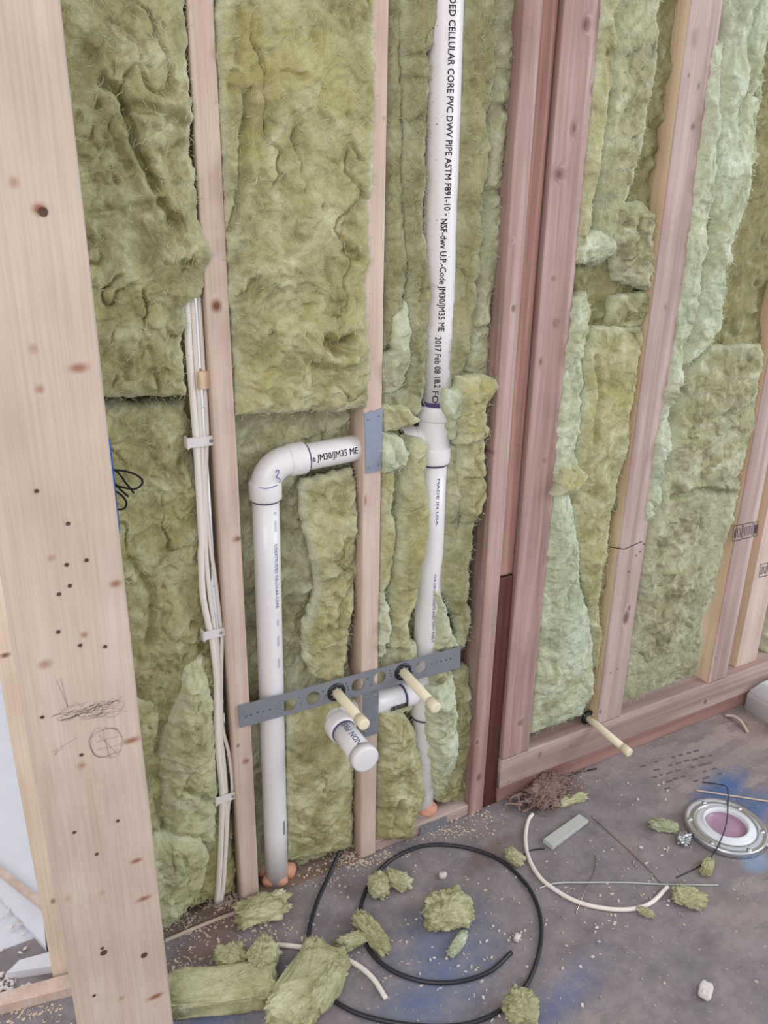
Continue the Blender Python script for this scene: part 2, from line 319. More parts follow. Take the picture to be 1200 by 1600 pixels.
# ------------------------------------------------------------------ floor
def floor_mat():
    m, nt, b = new_mat('painted_osb_subfloor', 0.8, 0.15); N = nt.nodes; L = nt.links
    tc = N.new('ShaderNodeTexCoord')
    mp = N.new('ShaderNodeMapping'); mp.inputs['Scale'].default_value = (14, 42, 1); mp.inputs['Rotation'].default_value = (0, 0, 0.35); L.new(tc.outputs['Object'], mp.inputs[0])
    nz = N.new('ShaderNodeTexNoise'); nz.inputs['Scale'].default_value = 3; L.new(mp.outputs[0], nz.inputs['Vector'])
    av = N.new('ShaderNodeVectorMath'); av.operation = 'MULTIPLY_ADD'; av.inputs[1].default_value = (1.5, 1.5, 0); L.new(nz.outputs['Color'], av.inputs[0]); L.new(mp.outputs[0], av.inputs[2])
    vo = N.new('ShaderNodeTexVoronoi'); vo.inputs['Scale'].default_value = 1; L.new(av.outputs[0], vo.inputs['Vector'])
    sp = N.new('ShaderNodeSeparateColor'); L.new(vo.outputs['Color'], sp.inputs[0])
    rs = ramp(N, [(0.0, lin((138, 118, 110))), (0.5, lin((160, 140, 131))), (1.0, lin((186, 165, 154)))]); L.new(sp.outputs[0], rs.inputs[0])
    # trodden grey dirt, thinner at the far right
    n1 = N.new('ShaderNodeTexNoise'); n1.inputs['Scale'].default_value = 5; n1.inputs['Detail'].default_value = 6; L.new(tc.outputs['Object'], n1.inputs['Vector'])
    sx = N.new('ShaderNodeSeparateXYZ'); L.new(tc.outputs['Object'], sx.inputs[0])
    mr = N.new('ShaderNodeMapRange'); mr.inputs[1].default_value = 1.15; mr.inputs[2].default_value = 1.75; mr.inputs[3].default_value = 0.42; mr.inputs[4].default_value = -0.05; L.new(sx.outputs[0], mr.inputs[0])
    ad = N.new('ShaderNodeMath'); ad.operation = 'ADD'; ad.use_clamp = True; L.new(n1.outputs['Fac'], ad.inputs[0]); L.new(mr.outputs[0], ad.inputs[1])
    n2 = N.new('ShaderNodeTexNoise'); n2.inputs['Scale'].default_value = 16; n2.inputs['Detail'].default_value = 7; n2.inputs['Roughness'].default_value = 0.7; L.new(tc.outputs['Object'], n2.inputs['Vector'])
    rd = ramp(N, [(0.3, lin((112, 105, 109))), (0.5, lin((132, 124, 128))), (0.7, lin((151, 141, 145)))]); L.new(n2.outputs['Fac'], rd.inputs[0])
    mx = N.new('ShaderNodeMix'); mx.data_type = 'RGBA'; L.new(ad.outputs[0], mx.inputs[0]); L.new(rs.outputs[0], mx.inputs[6]); L.new(rd.outputs[0], mx.inputs[7])
    cur = mx.outputs[2]
    # patches of sprayed blue paint and bare brown scrapes, each a soft blob with a ragged rim
    def blob(cur, p, rx, ry, rgb, k, rot=0.0, sharp=0.5):
        v = N.new('ShaderNodeVectorMath'); v.operation = 'SUBTRACT'; v.inputs[1].default_value = (p[0], p[1], 0); L.new(tc.outputs['Object'], v.inputs[0])
        q = N.new('ShaderNodeMapping'); q.vector_type = 'TEXTURE'; q.inputs['Rotation'].default_value = (0, 0, rot); q.inputs['Scale'].default_value = (rx, ry, 1); L.new(v.outputs[0], q.inputs[0])
        ln = N.new('ShaderNodeVectorMath'); ln.operation = 'LENGTH'; L.new(q.outputs[0], ln.inputs[0])
        s = N.new('ShaderNodeMath'); s.operation = 'MULTIPLY_ADD'; s.inputs[1].default_value = 1.3; L.new(n2.outputs['Fac'], s.inputs[0]); L.new(ln.outputs['Value'], s.inputs[2])
        r = N.new('ShaderNodeMapRange'); r.inputs[1].default_value = 1.65; r.inputs[2].default_value = 1.65 - sharp; r.inputs[3].default_value = 0; r.inputs[4].default_value = k; L.new(s.outputs[0], r.inputs[0])
        mm = N.new('ShaderNodeMix'); mm.data_type = 'RGBA'; mm.inputs[7].default_value = lin(rgb); L.new(r.outputs[0], mm.inputs[0]); L.new(cur, mm.inputs[6])
        return mm.outputs[2]
    for px, py, rx, ry, rgb, k, sh in (
        (690, 1480, .17, .13, (98, 116, 150), .6, .9), (650, 1590, .22, .09, (98, 118, 152), .55, .9), (880, 1560, .16, .05, (88, 110, 156), .5, .9),
        (330, 1590, .12, .05, (60, 84, 126), .7, .6), (440, 1545, .10, .07, (84, 104, 140), .4, .7),
        (1125, 1240, .16, .06, (62, 102, 156), .8, .7), (1185, 1262, .12, .06, (64, 102, 152), .75, .7), (1180, 1345, .05, .03, (128, 158, 190), .6, .4),
        (330, 1470, .10, .05, (138, 108, 94), .6, .5), (880, 1240, .10, .05, (128, 98, 92), .6, .5), (760, 1335, .09, .03, (112, 90, 84), .6, .5)):
        cur = blob(cur, fl(px, py), rx, ry, rgb, k, 0.3, sh)
    # pale specks of dust
    n4 = N.new('ShaderNodeTexNoise'); n4.inputs['Scale'].default_value = 120; n4.inputs['Detail'].default_value = 2; L.new(tc.outputs['Object'], n4.inputs['Vector'])
    r4 = ramp(N, [(0.66, (0, 0, 0, 1)), (0.74, (0.6, 0.6, 0.6, 1))]); L.new(n4.outputs['Fac'], r4.inputs[0])
    m4 = N.new('ShaderNodeMix'); m4.data_type = 'RGBA'; m4.inputs[7].default_value = lin((196, 180, 170)); L.new(r4.outputs[0], m4.inputs[0]); L.new(cur, m4.inputs[6])
    L.new(m4.outputs[2], b.inputs['Base Color'])
    bp = N.new('ShaderNodeBump'); bp.inputs['Strength'].default_value = 0.35; bp.inputs['Distance'].default_value = 0.003
    L.new(n2.outputs['Fac'], bp.inputs['Height']); L.new(bp.outputs['Normal'], b.inputs['Normal'])
    return m
v, f = box_np(-1.2, 2.9, -2.3, 0.12, -0.02, 0.0)
tag(link('floor', mesh_np('floor', v, f, floor_mat(), False)), kind='structure')
v, f = box_np(-2.4, 1.0, 0.12, 2.6, -0.03, -0.004)
tag(link('floor', mesh_np('floor', v, f, DRYW, False)), kind='structure')

# ------------------------------------------------------------------ lumber
def lumber(name, label, x0, x1, yf, depth, z0, z1, mat, knots=(), parent=None, cat='stud', rad=0.003, res=0.004, bow=0.0, along='z', group=None, seed=0, left=None):
    """a length of lumber: rounded section, front face fine enough to carry knots. knots: (x, z, rx, rz, k) in wall coordinates"""
    w = x1 - x0; ln = z1 - z0
    if along == 'x': w, ln = ln, w
    nf = max(6, int(w / 0.003))
    prof = []
    for a in np.linspace(np.pi, 1.5 * np.pi, 4): prof.append((rad + rad * np.cos(a), rad + rad * np.sin(a)))
    for u in np.linspace(rad, w - rad, nf)[1:-1]: prof.append((u, 0))
    for a in np.linspace(1.5 * np.pi, 2 * np.pi, 4): prof.append((w - rad + rad * np.cos(a), rad + rad * np.sin(a)))
    prof += [(w, depth), (0, depth)]
    prof = np.array(prof); n = max(3, int(ln / res)); zs = np.linspace(0, ln, n)
    V = np.zeros((n, len(prof), 3)); V[:, :, 0] = prof[:, 0] - w / 2; V[:, :, 1] = prof[:, 1]; V[:, :, 2] = zs[:, None]
    V[:, :, 0] += (bow * np.sin(np.pi * zs / ln) + 0.0012 * fbm(zs * 3 + seed * 7.7, zs * 0 + seed, 2))[:, None]
    V = V.reshape(-1, 3); F = [grid_faces(n, len(prof), True)]
    m = len(prof); F.append(np.array([[0, k + 1, k] for k in range(1, m - 1)])); F.append(np.array([[0, k, k + 1] for k in range(1, m - 1)]) + (n - 1) * m)
    me = mesh_np(name, V, F, mat)
    kn = np.zeros(len(V))
    for (kx, kz, rx, rz, k) in knots:
        if along == 'x': lx, lz = (kz - (z0 + z1) / 2), (kx - x0)
        else: lx, lz = kx - (x0 + x1) / 2, kz - z0
        d = ((V[:, 0] - lx) / rx) ** 2 + ((V[:, 2] - lz) / rz) ** 2
        kn = np.maximum(kn, k * np.exp(-d))
    att = me.attributes.new('knot', 'FLOAT', 'POINT'); att.data.foreach_set('value', kn.astype(np.float32))
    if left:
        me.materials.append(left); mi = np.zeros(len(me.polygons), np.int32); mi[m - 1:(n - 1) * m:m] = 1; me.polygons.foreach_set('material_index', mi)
    if along == 'x':      # local z -> world x, local x -> world z
        loc = (x0, yf, (z0 + z1) / 2); o = link(name, me, parent, loc); o.rotation_euler = Matrix(((0, 0, 1), (0, 1, 0), (-1, 0, 0))).to_euler()
    else:
        o = link(name, me, parent, ((x0 + x1) / 2, yf, z0))
    if label: tag(o, label, cat, group)
    return o
def kpx(px, py, rx, rz, k=0.8, Y=0.0):
    p = at(px, py, Y); return (p[0], p[2], rx, rz, k)
ZT = 1.95
def disc_holes(parent, pts, r, Y, base):
    """little round nail holes: dished dark caps, a part each, sharing one mesh"""
    V, F = lathe_np([(r, 0), (r * 0.7, -0.0006), (0.0001, -0.0012)], 10)
    me = mesh_np('nail_hole', orient(V, (0, 0, 0), (0, -1, 0)), F, NAILH)
    for px, py in pts:
        p = at(px, py, Y)
        link('nail_hole', me, parent, (p[0] - base[0], p[1] - base[1] - 0.0012, p[2] - base[2]))

# foreground post: its plane follows from a 140 mm face
_a, _b = at(75, 1330), at(242, 1330)
YP = 0.14 / (_b[0] - _a[0]) * CAM_D - CAM_D
PX0 = at(75, 1330, YP)[0]; PX1 = PX0 + 0.14
pk = [kpx(123, 575, .012, .006, .75, YP), kpx(62, 608, .006, .006, .6, YP), kpx(22, 285, .006, .007, .5, YP), kpx(62, 327, .0075, .006, 1, YP), kpx(205, 1157, .014, .005, .8, YP),
      kpx(213, 1345, .009, .004, .95, YP), kpx(225, 1404, .012, .0045, .85, YP), kpx(243, 1557, .012, .005, 1, YP), kpx(181, 912, .008, .005, .8, YP), kpx(70, 1038, .010, .007, .55, YP),
      kpx(80, 872, .006, .005, .5, YP), kpx(128, 1196, .006, .006, .6, YP), kpx(105, 1405, .008, .010, .35, YP), kpx(190, 1560, .006, .006, .5, YP), kpx(52, 545, .006, .008, .45, YP), kpx(160, 1395, .006, .006, .4, YP), kpx(132, 992, .005, .005, .7, YP)]
post = lumber('post', 'wide pale spruce post in the left foreground, with knots, nail holes and pencil scribbles', PX0, PX1, YP, 0.038, 0.0, ZT, SPRUCE_POST, pk, cat='post', rad=0.006, res=0.003, seed=3)
pb = ((PX0 + PX1) / 2, YP, 0.0)
disc_holes(post, [(57, 767), (106, 818), (135, 875), (104, 882), (109, 915), (92, 928), (91, 987), (125, 1008), (164, 1010), (127, 1179), (184, 1282), (116, 1300), (147, 1555), (66, 1120), (151, 1334), (160, 1481)], 0.0026, YP, pb)
disc_holes(post, [(162, 1488), (225, 1492), (67, 331)], 0.005, YP, pb)
def ribbons(polys, width, Y, base, up=0.0004):
    """flat strokes lying on the plane at Y, given by points (x, z)"""
    V = []; F = []
    for pts in polys:
        P = np.array(pts, float); T = np.gradient(P, axis=0); T /= np.linalg.norm(T, axis=1)[:, None] + 1e-9
        Nn = np.stack([-T[:, 1], T[:, 0]], 1) * width / 2; o = len(V)
        for p, q in zip(P, Nn):
            V.append((p[0] + q[0], Y - up, p[1] + q[1])); V.append((p[0] - q[0], Y - up, p[1] - q[1]))
        F += [(o + 2 * i, o + 2 * i + 1, o + 2 * i + 3, o + 2 * i + 2) for i in range(len(P) - 1)]
    return np.array(V) - np.array(base), [np.array(F)]
rnd = random.Random(5)
scrib = []
for i in range(34):
    x = rnd.uniform(78, 160); y = 1120 - (x - 78) * 0.12 + rnd.uniform(-10, 12); ln_ = rnd.uniform(20, 60)
    pts = [at(x + ln_ * t, y - ln_ * t * rnd.uniform(.16, .42) + 2 * math.sin(5 * t + i), YP)[[0, 2]] for t in np.linspace(0, 1, 7)]
    scrib.append(spline(pts, 14))
for c0, c1 in (((88, 1062), (106, 1104)), ((95, 1060), (106, 1104)), ((82, 1175), (120, 1152)), ((84, 1178), (100, 1168)), ((86, 1180), (90, 1172))):
    scrib.append(np.array([at(c0[0] + (c1[0] - c0[0]) * t, c0[1] + (c1[1] - c0[1]) * t, YP)[[0, 2]] for t in np.linspace(0, 1, 5)]))
for k in range(3):
    scrib.append(np.array([at(166 + (24 + 2 * k) * math.cos(a), 1160 + (26 - 3 * k) * math.sin(a) + 3 * math.sin(3 * a + k), YP)[[0, 2]] for a in np.linspace(0.4 * k, 5.6 + .3 * k, 30)]))
for c in ((150, 1160, 185, 1150), (160, 1140, 172, 1185), (150, 1172, 186, 1164), (155, 1148, 183, 1178)):
    scrib.append(np.array([at(c[0] + (c[2] - c[0]) * t, c[1] + (c[3] - c[1]) * t, YP)[[0, 2]] for t in np.linspace(0, 1, 5)]))
v, f = ribbons(scrib, 0.0007, YP, pb)
link('pencil_scribble', mesh_np('pencil_scribble', v, f, GRAPH, False), post)

# stud wall
def stud(px_l, px_r, y, label, mat, knots=(), z0=0.0, yf=0.0, depth=0.089, x=None, cat='stud', bow=0.0, seed=0, rad=0.003, z1=ZT, left=None):
    x0, x1 = x
    return lumber('wall_stud', label, x0, x1, yf, depth, z0, z1, mat, knots, cat=cat, bow=bow, seed=seed, rad=rad, left=left)
s_end = stud(0, 0, 0, 'pale end stud of the wall at the doorway, half behind the foreground post', SPRUCE_LIT, [kpx(8, 1024, .008, .004, .9), kpx(83, 1408, .005, .006, .7)], x=(0.003, 0.041), seed=1)
s1 = stud(0, 0, 0, 'pale stud with stapled white cables on its left side', SPRUCE, [kpx(338, 478, .009, .010, .9), kpx(372, 842, .009, .006, .75), kpx(385, 1189, .008, .007, .7), kpx(372, 1165, .003, .004, .9), kpx(365, 770, .002, .003, .6)], x=(0.370, 0.408), seed=2, depth=0.042)
s2 = stud(0, 0, 0, 'narrow pale stud notched by the horizontal pipe, carrying two grey nail plates', SPRUCE, [kpx(571, 782, .003, .012, .6), kpx(600, 185, .005, .005, .5)], x=(0.646, 0.684), seed=4, bow=-0.002)
s3a = stud(0, 0, 0, 'narrow left stud of the triple post, beside the vent pipe bay', FIR_T, [kpx(748, 1215, .006, .009, .7), kpx(745, 1160, .005, .008, .7), kpx(770, 708, .006, .007, .7), kpx(802, 482, .005, .006, .7), kpx(800, 376, .005, .006, .5)], x=(0.938, 0.978), depth=0.12, seed=5)
s3b = stud(0, 0, 0, 'recessed rough reddish stud at the middle of the triple post', FIR_RED, [kpx(805, 855, .006, .02, .8, .012)], x=(0.981, 1.019), yf=0.010, z0=0.62, depth=0.08, seed=6)
s3c = stud(0, 0, 0, 'short dark brown stud below the reddish stud in the triple post', FIR_DARK, x=(0.981, 1.021), yf=0.008, depth=0.08, seed=7, z1=0.615)
s3d = stud(0, 0, 0, 'broad knotty pinkish stud at the right of the triple post', FIR_T, [kpx(915, 38, .010, .014, .8), kpx(897, 200, .008, .013, .75), kpx(873, 272, .013, .012, .75), kpx(925, 140, .006, .012, .6), kpx(865, 435, .007, .006, .5), kpx(868, 505, .008, .010, .6), kpx(845, 565, .004, .008, .7), kpx(838, 1140, .006, .010, .6), kpx(812, 1130, .010, .010, .5), kpx(850, 720, .005, .008, .4)], x=(1.023, 1.105), z0=0.130, seed=8)
s4 = stud(0, 0, 0, 'pinkish broad stud right of the triple post, with a butt joint near its middle', FIR, [kpx(1083, 198, .006, .006, .9), kpx(1076, 118, .003, .005, .9), kpx(1092, 134, .003, .006, .9), kpx(1085, 60, .012, .02, .4), kpx(978, 965, .010, .018, 1.0), kpx(983, 950, .004, .008, 1), kpx(938, 1112, .006, .007, .8), kpx(1040, 480, .003, .006, .9), kpx(1030, 330, .002, .003, .9)], x=(1.322, 1.407), z0=0.130, seed=9, left=PINE_AND_LIT)
s5 = stud(0, 0, 0, 'pinkish broad stud with a black grade stamp near the white tub', FIR, [kpx(1119, 1028, .004, .004, .9), kpx(1180, 700, .004, .004, .6)], x=(1.735, 1.812), z0=0.130, seed=10, left=PINE_AND_LIT)
s6 = stud(0, 0, 0, 'rightmost stud, pale and set back on the bottom plate, with a barcode-like stamp', SPRUCE, [kpx(1162, 1010, .006, .005, .8)], x=(1.875, 1.965), z0=0.130, yf=0.020, seed=11, left=PINE_AND_LIT)
disc_holes(s4, [(954, 1051), (965, 1045), (982, 893), (994, 868), (1000, 862), (1006, 850)], 0.0022, 0, (1.3645, 0, .13))
v, f = ribbons([[at(951, 854)[[0, 2]], at(975, 858)[[0, 2]], at(1003, 846)[[0, 2]]]], 0.0022, 0, (1.3645, 0, .13))
link('butt_joint', mesh_np('butt_joint', v, f, HOLE, False), s4)
plate = lumber('bottom_plate', 'pinkish bottom plate along the floor under the right hand studs', 1.022, 2.4, 0.0, 0.12, 0.046, 0.130, FIR, [kpx(1105, 1080, .010, .008, .9), kpx(842, 1195, .010, .006, .6), kpx(990, 1110, .006, .005, .6), kpx(891, 1172, .006, .006, .6), kpx(798, 1188, .006, .004, .6)], cat='plate', along='x', seed=12)
lumber('base_board', 'worn reddish board under the right hand bottom plate', 1.022, 2.4, 0.004, 0.115, 0.0, 0.045, BASEB, [], cat='board', along='x', seed=13)
lumber('bottom_plate', 'short bottom plate behind the grey plate at the vent pipe foot', 0.685, 0.937, 0.004, 0.085, 0.0, 0.030, FIR, [], cat='plate', along='x', seed=14)
lumber('bottom_plate', 'floor-level bottom plate strewn with shavings below the white cables', 0.042, 0.684, 0.0, 0.089, -0.025, 0.004, DIRTW, [], cat='plate', along='x', seed=15)
# stamps on the studs
def stamp(parent, base, boxes, Y):
    polys = []
    for (x0, y0, x1, y1) in boxes:
        c = [at(*p, Y)[[0, 2]] for p in ((x0, y0), (x1, y0 - (x1 - x0) * .2), (x1 - 2, y1 - (x1 - x0) * .2), (x0 - 2, y1), (x0, y0))]
        for a, b in zip(c[:-1], c[1:]): polys.append(np.array([a, (a + b) / 2, b]))
        for k in range(5):
            t = (k + 1) / 6; a = c[0] * (1 - t) + c[1] * t; b = c[3] * (1 - t) + c[2] * t
            polys.append(np.array([a * .8 + b * .2, a * .5 + b * .5, a * .2 + b * .8]))
    v, f = ribbons(polys, 0.0022, Y, base)
    link('grade_stamp', mesh_np('grade_stamp', v, f, STAMP, False), parent)
stamp(s5, (1.7735, 0, .13), [(1146, 822, 1160, 846), (1162, 819, 1177, 842), (1179, 816, 1184, 838)], 0.0)
stamp(s6, (1.92, .02, .13), [(1188, 882, 1200, 902)], 0.02)

# ------------------------------------------------------------------ mineral wool
def strands(P, rs, n, ln=(0.006, 0.020), w=(0.0002, 0.0006), lift=0.004, outward=None):
    """loose fibres lying on points P (k,3) facing the room"""
    idx = rs.randint(0, len(P), n); p = P[idx]
    a = rs.rand(n) * 2 * np.pi; L = rs.uniform(*ln, n); W = rs.uniform(*w, n); c = rs.uniform(-1.6, 1.6, n)
    t = np.linspace(0, 1, 4); ang = a[:, None] + c[:, None] * t
    dx = np.cumsum(np.cos(ang) * L[:, None] / 4, 1); dz = np.cumsum(np.sin(ang) * L[:, None] / 4, 1)
    li = 0.0008 + rs.rand(n)[:, None] * lift * t[None] ** 1.3
    C = np.stack([p[:, 0:1] + dx, p[:, 1:2] - li, p[:, 2:3] + dz], -1)
    Nx = -np.sin(ang) * W[:, None]; Nz = np.cos(ang) * W[:, None]
    tap = np.array([1, .9, .7, .2])
    A = C.copy(); A[..., 0] += Nx * tap; A[..., 2] += Nz * tap
    B = C.copy(); B[..., 0] -= Nx * tap; B[..., 2] -= Nz * tap
    V = np.stack([A, B], 2).reshape(-1, 3)                 # n,4,2
    base = (np.arange(n) * 8)[:, None]
    F = np.concatenate([base + np.array([[0, 1, 3, 2]]) + 2 * k for k in range(3)])
    return V, F
_seed = [100]
def batt(name, label, L, R, front, thick=0.06, mat=WOOL, r=0.02, bulge=0.012, amp=(0.010, 0.007, 0.0035), rag=0.006, res=0.0026, fib=9000, creases=(), group=None, cat='insulation', lean=0.0, warp=0.02, ridges=0.0):
    _seed[0] += 1; sd = _seed[0]; rs = np.random.RandomState(sd)
    Lp = np.array([at(x, y, front)[[0, 2]] for x, y in L]); Rp = np.array([at(x, y, front)[[0, 2]] for x, y in R])
    def par(P):
        z = np.minimum.accumulate(P[:, 1] - np.arange(len(P)) * 1e-5); return (z[0] - z) / (z[0] - z[-1])
    hl = max(Lp[0, 1] - Lp[-1, 1], Rp[0, 1] - Rp[-1, 1]); nt = max(12, int(hl / res))
    t = np.linspace(0, 1, nt)
    lx = np.interp(t, par(Lp), Lp[:, 0]); lz = np.interp(t, par(Lp), Lp[:, 1])
    rx = np.interp(t, par(Rp), Rp[:, 0]); rz = np.interp(t, par(Rp), Rp[:, 1])
    lx = lx + rag * 1.6 * fbm(lz * 28 + sd, lz * 0 + 3.3 * sd, 4); rx = rx + rag * 1.6 * fbm(rz * 28 + sd * 2.1, rz * 0 + 1.7 * sd, 4)
    wd = np.abs(rx - lx).max(); nu = max(10, int(wd / res)); u = np.linspace(0, 1, nu)
    X = lx[:, None] * (1 - u) + rx[:, None] * u; Z = lz[:, None] * (1 - u) + rz[:, None] * u
    ragt = rag * fbm(X * 26 + sd, Z * 0 + sd * .77, 4); edge_t = np.exp(-np.minimum(t, 1 - t)[:, None] * hl / 0.02)
    Z = Z + ragt * edge_t
    W = (rx - lx)[:, None]
    sx, sz = X + sd * 1.37, Z + sd * 2.11
    wx = warp * fbm(sx * 9, sz * 9, 3); wz = warp * fbm(sx * 9 + 31, sz * 9 + 7, 3)
    qx, qz = sx + wx, sz + wz
    big = fbm(qx * 9, qz * 9, 2)
    puff = np.abs(perlin(qx * 21, qz * 19)) * 1.0 + 0.5 * np.abs(perlin(qx * 45 + 3, qz * 40))
    fine = fbm(qx * 70, qz * 70, 3)
    tear = fbm(qx * 14 + 50, qz * 14 + 20, 3); st = tear * 4; ste = (np.floor(st) + np.clip((st - np.floor(st) - 0.42) / 0.16, 0, 1)) / 4
    calm = np.clip(fbm(sx * 5 + 70, sz * 5 + 11, 2) * 1.6 + .55, .15, 1.25)
    c1 = fbm(qx * 7.5 + 5, qz * 6 + 90, 3); cm = np.clip(fbm(sx * 8 + 33, sz * 8 + 66, 2) * 3 + .1, 0, 1)
    crack = np.exp(-(c1 / .020) ** 2) * cm
    c2 = fbm(qx * 17 + 25, qz * 15 + 40, 2); crack2 = np.exp(-(c2 / .05) ** 2) * np.clip(fbm(sx * 12 + 3, sz * 12 + 16, 2) * 3 - .1, 0, 1)
    tuft = np.clip(perlin(qx * 38 + 9, qz * 34 + 4) - .12, 0, 1) * np.clip(fbm(sx * 9 + 81, sz * 9 + 37, 2) * 2.5, 0, 1)
    h = amp[0] * (big * 1.7 + ste * 1.3) + calm * (amp[1] * (puff - 0.35) * 1.5 + amp[2] * fine * 1.3) + amp[1] * 2.6 * tuft - amp[1] * 3.0 * np.clip(perlin(qx * 62 + 19, qz * 58 + 8) - .34, 0, 1) * np.clip(fbm(sx * 10 + 27, sz * 10 + 51, 2) * 4, 0, 1) - amp[0] * (.95 * crack + .4 * crack2)
    if ridges: h = h + ridges * np.sin(Z * 2 * np.pi / 0.0085 + 2 * fine) * np.clip(big + .4, 0, 1) if False else h + ridges * np.sin(X * 2 * np.pi / 0.0085 + 2 * fine) * np.clip(fbm(sx * 6 + 9, sz * 6, 2) + .2, 0, 1)
    e = np.minimum(np.minimum(u * W, (1 - u) * W), np.minimum(t[:, None] * hl, (1 - t[:, None]) * hl))
    e = np.maximum(e * (1 + 0.9 * fine), 0)
    q = np.clip(e / r, 0, 1); inset = r * (1 - np.sqrt(np.clip(1 - (1 - q) ** 2, 0, 1)))
    bul = bulge * (1 - (2 * u - 1) ** 2)[None] * np.clip(np.minimum(t, 1 - t) * hl / 0.05, 0, 1)[:, None]
    Y = front + inset - bul - h * (0.35 + 0.65 * q) + lean * (t[:, None] - .5)
    for pts, dep, wdt in creases:
        C = np.array([at(x, y, front)[[0, 2]] for x, y in pts]); dist = np.full(X.shape, 9.0)
        for a, b in zip(C[:-1], C[1:]):
            ab = b - a; k = np.clip(((X + wx * .4 - a[0]) * ab[0] + (Z + wz * .4 - a[1]) * ab[1]) / (ab @ ab), 0, 1)
            dist = np.minimum(dist, np.hypot(X + wx * .4 - a[0] - k * ab[0], Z + wz * .4 - a[1] - k * ab[1]))
        Y = Y + dep * np.exp(-(dist / wdt) ** 2) - 0.35 * dep * np.exp(-((dist - 2.4 * wdt) / (1.6 * wdt)) ** 2)
    torn = np.clip(np.exp(-e / .007) * (.75 + .9 * fbm(sx * 18 + 2, sz * 18, 2)) + .5 * tuft, 0, .8)  # paler at edges and tufts: light caught by thin fibres, painted in
    X = X + amp[2] * 1.4 * fbm(sx * 55 + 11, sz * 55, 3); Z = Z + amp[2] * 1.4 * fbm(sx * 55, sz * 55 + 23, 3)
    G = np.stack([X, Y, Z], -1); S = G.reshape(-1, 3)
    Gp = np.pad(G, ((1, 1), (1, 1), (0, 0)), mode='edge')
    rim = np.ones(Gp.shape[:2], bool); rim[1:-1, 1:-1] = False
    cx, cz = X.mean(), Z.mean()
    back = np.maximum(Gp[..., 1] + 0.01, front + thick)
    Gp[rim, 1] = back[rim]
    n, m = Gp.shape[:2]; V = Gp.reshape(-1, 3); F = [grid_faces(n, m)[:, ::-1]]
    V = np.concatenate([V]); o = len(V)
    rimidx = np.concatenate([np.arange(m), m - 1 + m * np.arange(1, n), (n - 1) * m + np.arange(m - 2, -1, -1), m * np.arange(n - 2, 0, -1)])
    F.append(np.stack([rimidx, np.roll(rimidx, -1), np.full(len(rimidx), o)], 1)); V = np.concatenate([V, [[cx, front + thick + .005, cz]]])
    area = wd * hl; ns = int(fib * area)
    if ns:
        SV, SF = strands(S, rs, ns); F.append(SF + len(V)); V = np.concatenate([V, SV])
        ed = np.concatenate([G[:, :3].reshape(-1, 3), G[:, -3:].reshape(-1, 3), G[:3].reshape(-1, 3), G[-3:].reshape(-1, 3)])
        SV, SF = strands(ed, rs, max(16, int(260 * (hl + wd))), ln=(.003, .010), lift=0.004); F.append(SF + len(V)); V = np.concatenate([V, SV])
    base = np.array([cx, front, Z.min()])
    me = mesh_np(name, V - base, F, mat)
    ta = np.zeros(len(V)); tp = np.pad(torn, 1, mode='edge'); ta[:tp.size] = tp.ravel(); ta[tp.size + 1:] = .35
    me.attributes.new('torn', 'FLOAT', 'POINT').data.foreach_set('value', ta.astype(np.float32))
    o = link(name, me, None, base)
    return tag(o, label, cat, group)
B = 'insulation_batt'; S_ = 'insulation_strip'; PC = 'insulation_piece'
# bay between the end stud and the cable stud
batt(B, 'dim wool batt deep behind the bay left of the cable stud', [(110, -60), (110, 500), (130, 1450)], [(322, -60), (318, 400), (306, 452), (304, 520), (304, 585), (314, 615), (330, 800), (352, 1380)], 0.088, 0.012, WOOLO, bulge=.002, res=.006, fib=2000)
batt(B, 'upper green mineral wool batt between the foreground post and the cable stud', [(60, -60), (60, 300), (80, 628)], [(291, -60), (293, 30), (297, 60), (300, 130), (303, 170), (305, 190), (298, 215), (306, 260), (318, 315), (315, 345), (323, 365), (333, 395), (328, 430), (320, 460), (300, 478), (292, 490), (289, 540), (290, 600), (294, 622)], -0.012, 0.075, WOOL, amp=(.014, .007, .003),
     creases=[([(160, 130), (185, 150), (205, 210), (220, 250), (240, 290)], .022, .006), ([(200, 170), (240, 172), (290, 195)], .016, .006), ([(140, 340), (200, 328), (250, 312)], .010, .006), ([(250, 310), (270, 350), (290, 385)], .010, .006)])
batt(B, 'lower green mineral wool batt behind the three white cables', [(80, 634), (120, 1000), (120, 1470)], [(296, 630), (304, 700), (318, 800), (325, 900), (340, 1000), (352, 1100), (362, 1200), (368, 1300), (372, 1398)], 0.030, 0.05, WOOL, amp=(.010, .006, .0035),
     creases=[([(205, 870), (235, 930), (230, 1000)], .010, .007)])
batt(PC, 'pale bulging wool pad low beside the white cables', [(290, 1040), (268, 1110), (247, 1170), (248, 1230), (252, 1275), (262, 1318)], [(322, 1030), (336, 1100), (341, 1180), (345, 1240), (342, 1325)], 0.004, 0.05, WOOLM, r=.03, bulge=.02, rag=.004, creases=[([(290, 1228), (318, 1245), (338, 1262)], .012, .006)])
batt(PC, 'dark wool fold pressed against the foreground post above the bottom pad', [(190, 1100), (190, 1330)], [(262, 1085), (250, 1140), (242, 1200), (248, 1260), (256, 1310)], 0.004, 0.05, WOOL, r=.03, bulge=.008)
batt(PC, 'round bottom wool pad bulging over the floor plate beside the post', [(180, 1320), (180, 1420), (200, 1480)], [(300, 1310), (320, 1318), (332, 1350), (322, 1390), (300, 1425), (272, 1445), (262, 1460)], -0.022, 0.06, WOOLM, r=.035, bulge=.018, rag=.004)
